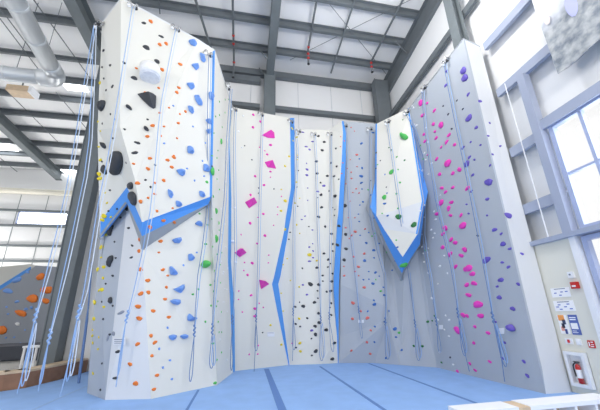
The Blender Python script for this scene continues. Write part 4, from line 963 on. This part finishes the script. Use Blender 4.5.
# ------------------------------------------------------------------ hanging banner
def banner_mat():
    m = bpy.data.materials.new('mountain_print'); m.use_nodes = True; nt = m.node_tree; b = nt.nodes['Principled BSDF']; b.inputs['Roughness'].default_value = .6
    tc = nt.nodes.new('ShaderNodeTexCoord'); sep = nt.nodes.new('ShaderNodeSeparateXYZ'); nt.links.new(tc.outputs['Object'], sep.inputs[0])
    n = nt.nodes.new('ShaderNodeTexNoise'); n.inputs['Scale'].default_value = 5; n.inputs['Detail'].default_value = 8; nt.links.new(tc.outputs['Object'], n.inputs['Vector'])
    r = nt.nodes.new('ShaderNodeValToRGB'); e = r.color_ramp.elements
    e[0].position = .35; e[0].color = srgb((112, 122, 134))+(1,); e[1].position = .65; e[1].color = srgb((186, 190, 192))+(1,)
    nt.links.new(n.outputs['Fac'], r.inputs['Fac'])
    n2 = nt.nodes.new('ShaderNodeTexNoise'); n2.inputs['Scale'].default_value = 1.6; nt.links.new(tc.outputs['Object'], n2.inputs['Vector'])
    ad = nt.nodes.new('ShaderNodeMath'); ad.operation = 'MULTIPLY_ADD'; ad.inputs[1].default_value = .9; nt.links.new(n2.outputs['Fac'], ad.inputs[0]); nt.links.new(sep.outputs['Z'], ad.inputs[2])
    r2 = nt.nodes.new('ShaderNodeValToRGB'); r2.color_ramp.elements[0].position = .0; r2.color_ramp.elements[1].position = 1
    mr = nt.nodes.new('ShaderNodeMapRange'); mr.inputs['From Min'].default_value = 1.5; mr.inputs['From Max'].default_value = 2.0; nt.links.new(ad.outputs[0], mr.inputs['Value'])
    mx = nt.nodes.new('ShaderNodeMix'); mx.data_type = 'RGBA'; nt.links.new(mr.outputs[0], mx.inputs['Factor']); nt.links.new(r.outputs['Color'], mx.inputs[6]); mx.inputs[7].default_value = srgb((228, 232, 242))+(1,)
    nt.links.new(mx.outputs[2], b.inputs['Base Color']); return m
yb0, zb0 = 3.8, 6.38
bm = bmesh.new(); N = 14
ys_ = [yb0-2.4*k/N for k in range(N+1)]
cols = []
for k, y in enumerate(ys_):
    xo = 6.36+.02*math.sin(k*1.1)
    cols.append([bm.verts.new((xo+dx, y, z)) for dx in (0, .012) for z in (zb0-.02*math.sin(k), 9.3)])
for A_, B__ in zip(cols, cols[1:]):
    bm.faces.new([A_[0], A_[1], B__[1], B__[0]]); bm.faces.new([A_[2], B__[2], B__[3], A_[3]]); bm.faces.new([A_[0], B__[0], B__[2], A_[2]]); bm.faces.new([A_[1], A_[3], B__[3], B__[1]])
bm.faces.new([cols[0][0], cols[0][2], cols[0][3], cols[0][1]]); bm.faces.new([cols[-1][0], cols[-1][1], cols[-1][3], cols[-1][2]])
for v in bm.verts: v.co -= Vector((6.36, yb0, zb0))
t = empty('hanging_banner', Vector((6.36, yb0, zb0)), 'large hanging banner printed with a grey mountain landscape at the top right', 'banner')
o = obj('cloth', bm, banner_mat()); o.parent = t
q_ = atX(571, 5, 6.34); bm = bmesh.new(); ball(bm, q_, .3, 2, (.03, .35, 1)); o = obj('printed_shape', bm, mat('banner_violet', (184, 188, 230), .7), t); o['label'] = 'violet-blue printed streak'
q_ = atX(547, 20, 6.34); bm = bmesh.new(); ball(bm, q_, .12, 2, (.03, .5, 1)); o = obj('printed_shape', bm, mat('banner_orange', (236, 220, 212), .7), t); o['label'] = 'pale orange printed spot'
# ------------------------------------------------------------------ light
wd = bpy.data.worlds.new('world'); bpy.context.scene.world = wd; wd.use_nodes = True
bg = wd.node_tree.nodes['Background']; bg.inputs['Color'].default_value = (1, 1, 1, 1); bg.inputs['Strength'].default_value = .9
def area(name, loc, rot, sx, sy_, e, col=(1, 1, 1)):
    l = bpy.data.lights.new(name, 'AREA'); l.shape = 'RECTANGLE'; l.size = sx; l.size_y = sy_; l.energy = e; l.color = col
    o = bpy.data.objects.new(name, l); C.objects.link(o); o.location = loc; o.rotation_euler = rot; return o
# unseen fill lights added to brighten the roof, walls and far left bay
def lamp(x, y, z, e):
    l = bpy.data.lights.new('added_fill_light', 'POINT'); l.energy = e; l.shadow_soft_size = .35; l.color = (1, .98, .96)
    o = bpy.data.objects.new('added_fill_light', l); C.objects.link(o); o.location = (x, y, z)
for x, y, z, e in ((2.6, 3.9, 11.2, 130), (3.8, 4.7, 10.2, 260), (4.5, -1, 7, 450), (-9, -1, 5.5, 600), (-7.6, 20.2, 3.5, 450), (-18.5, 20.2, 4, 900)): lamp(x, y, z, e)
# daylight entering by the tall windows
area('window_daylight', (6.95, .8, 4.3), (0, math.radians(90), 0), 2.4, 7, 160, (.9, .95, 1))
sc = bpy.context.scene; vs = sc.view_settings
vs.view_transform = 'Standard'; vs.look = 'None'; vs.gamma = 1; vs.use_curve_mapping = False; vs.exposure = .24
print('holds', len(HOLDS))
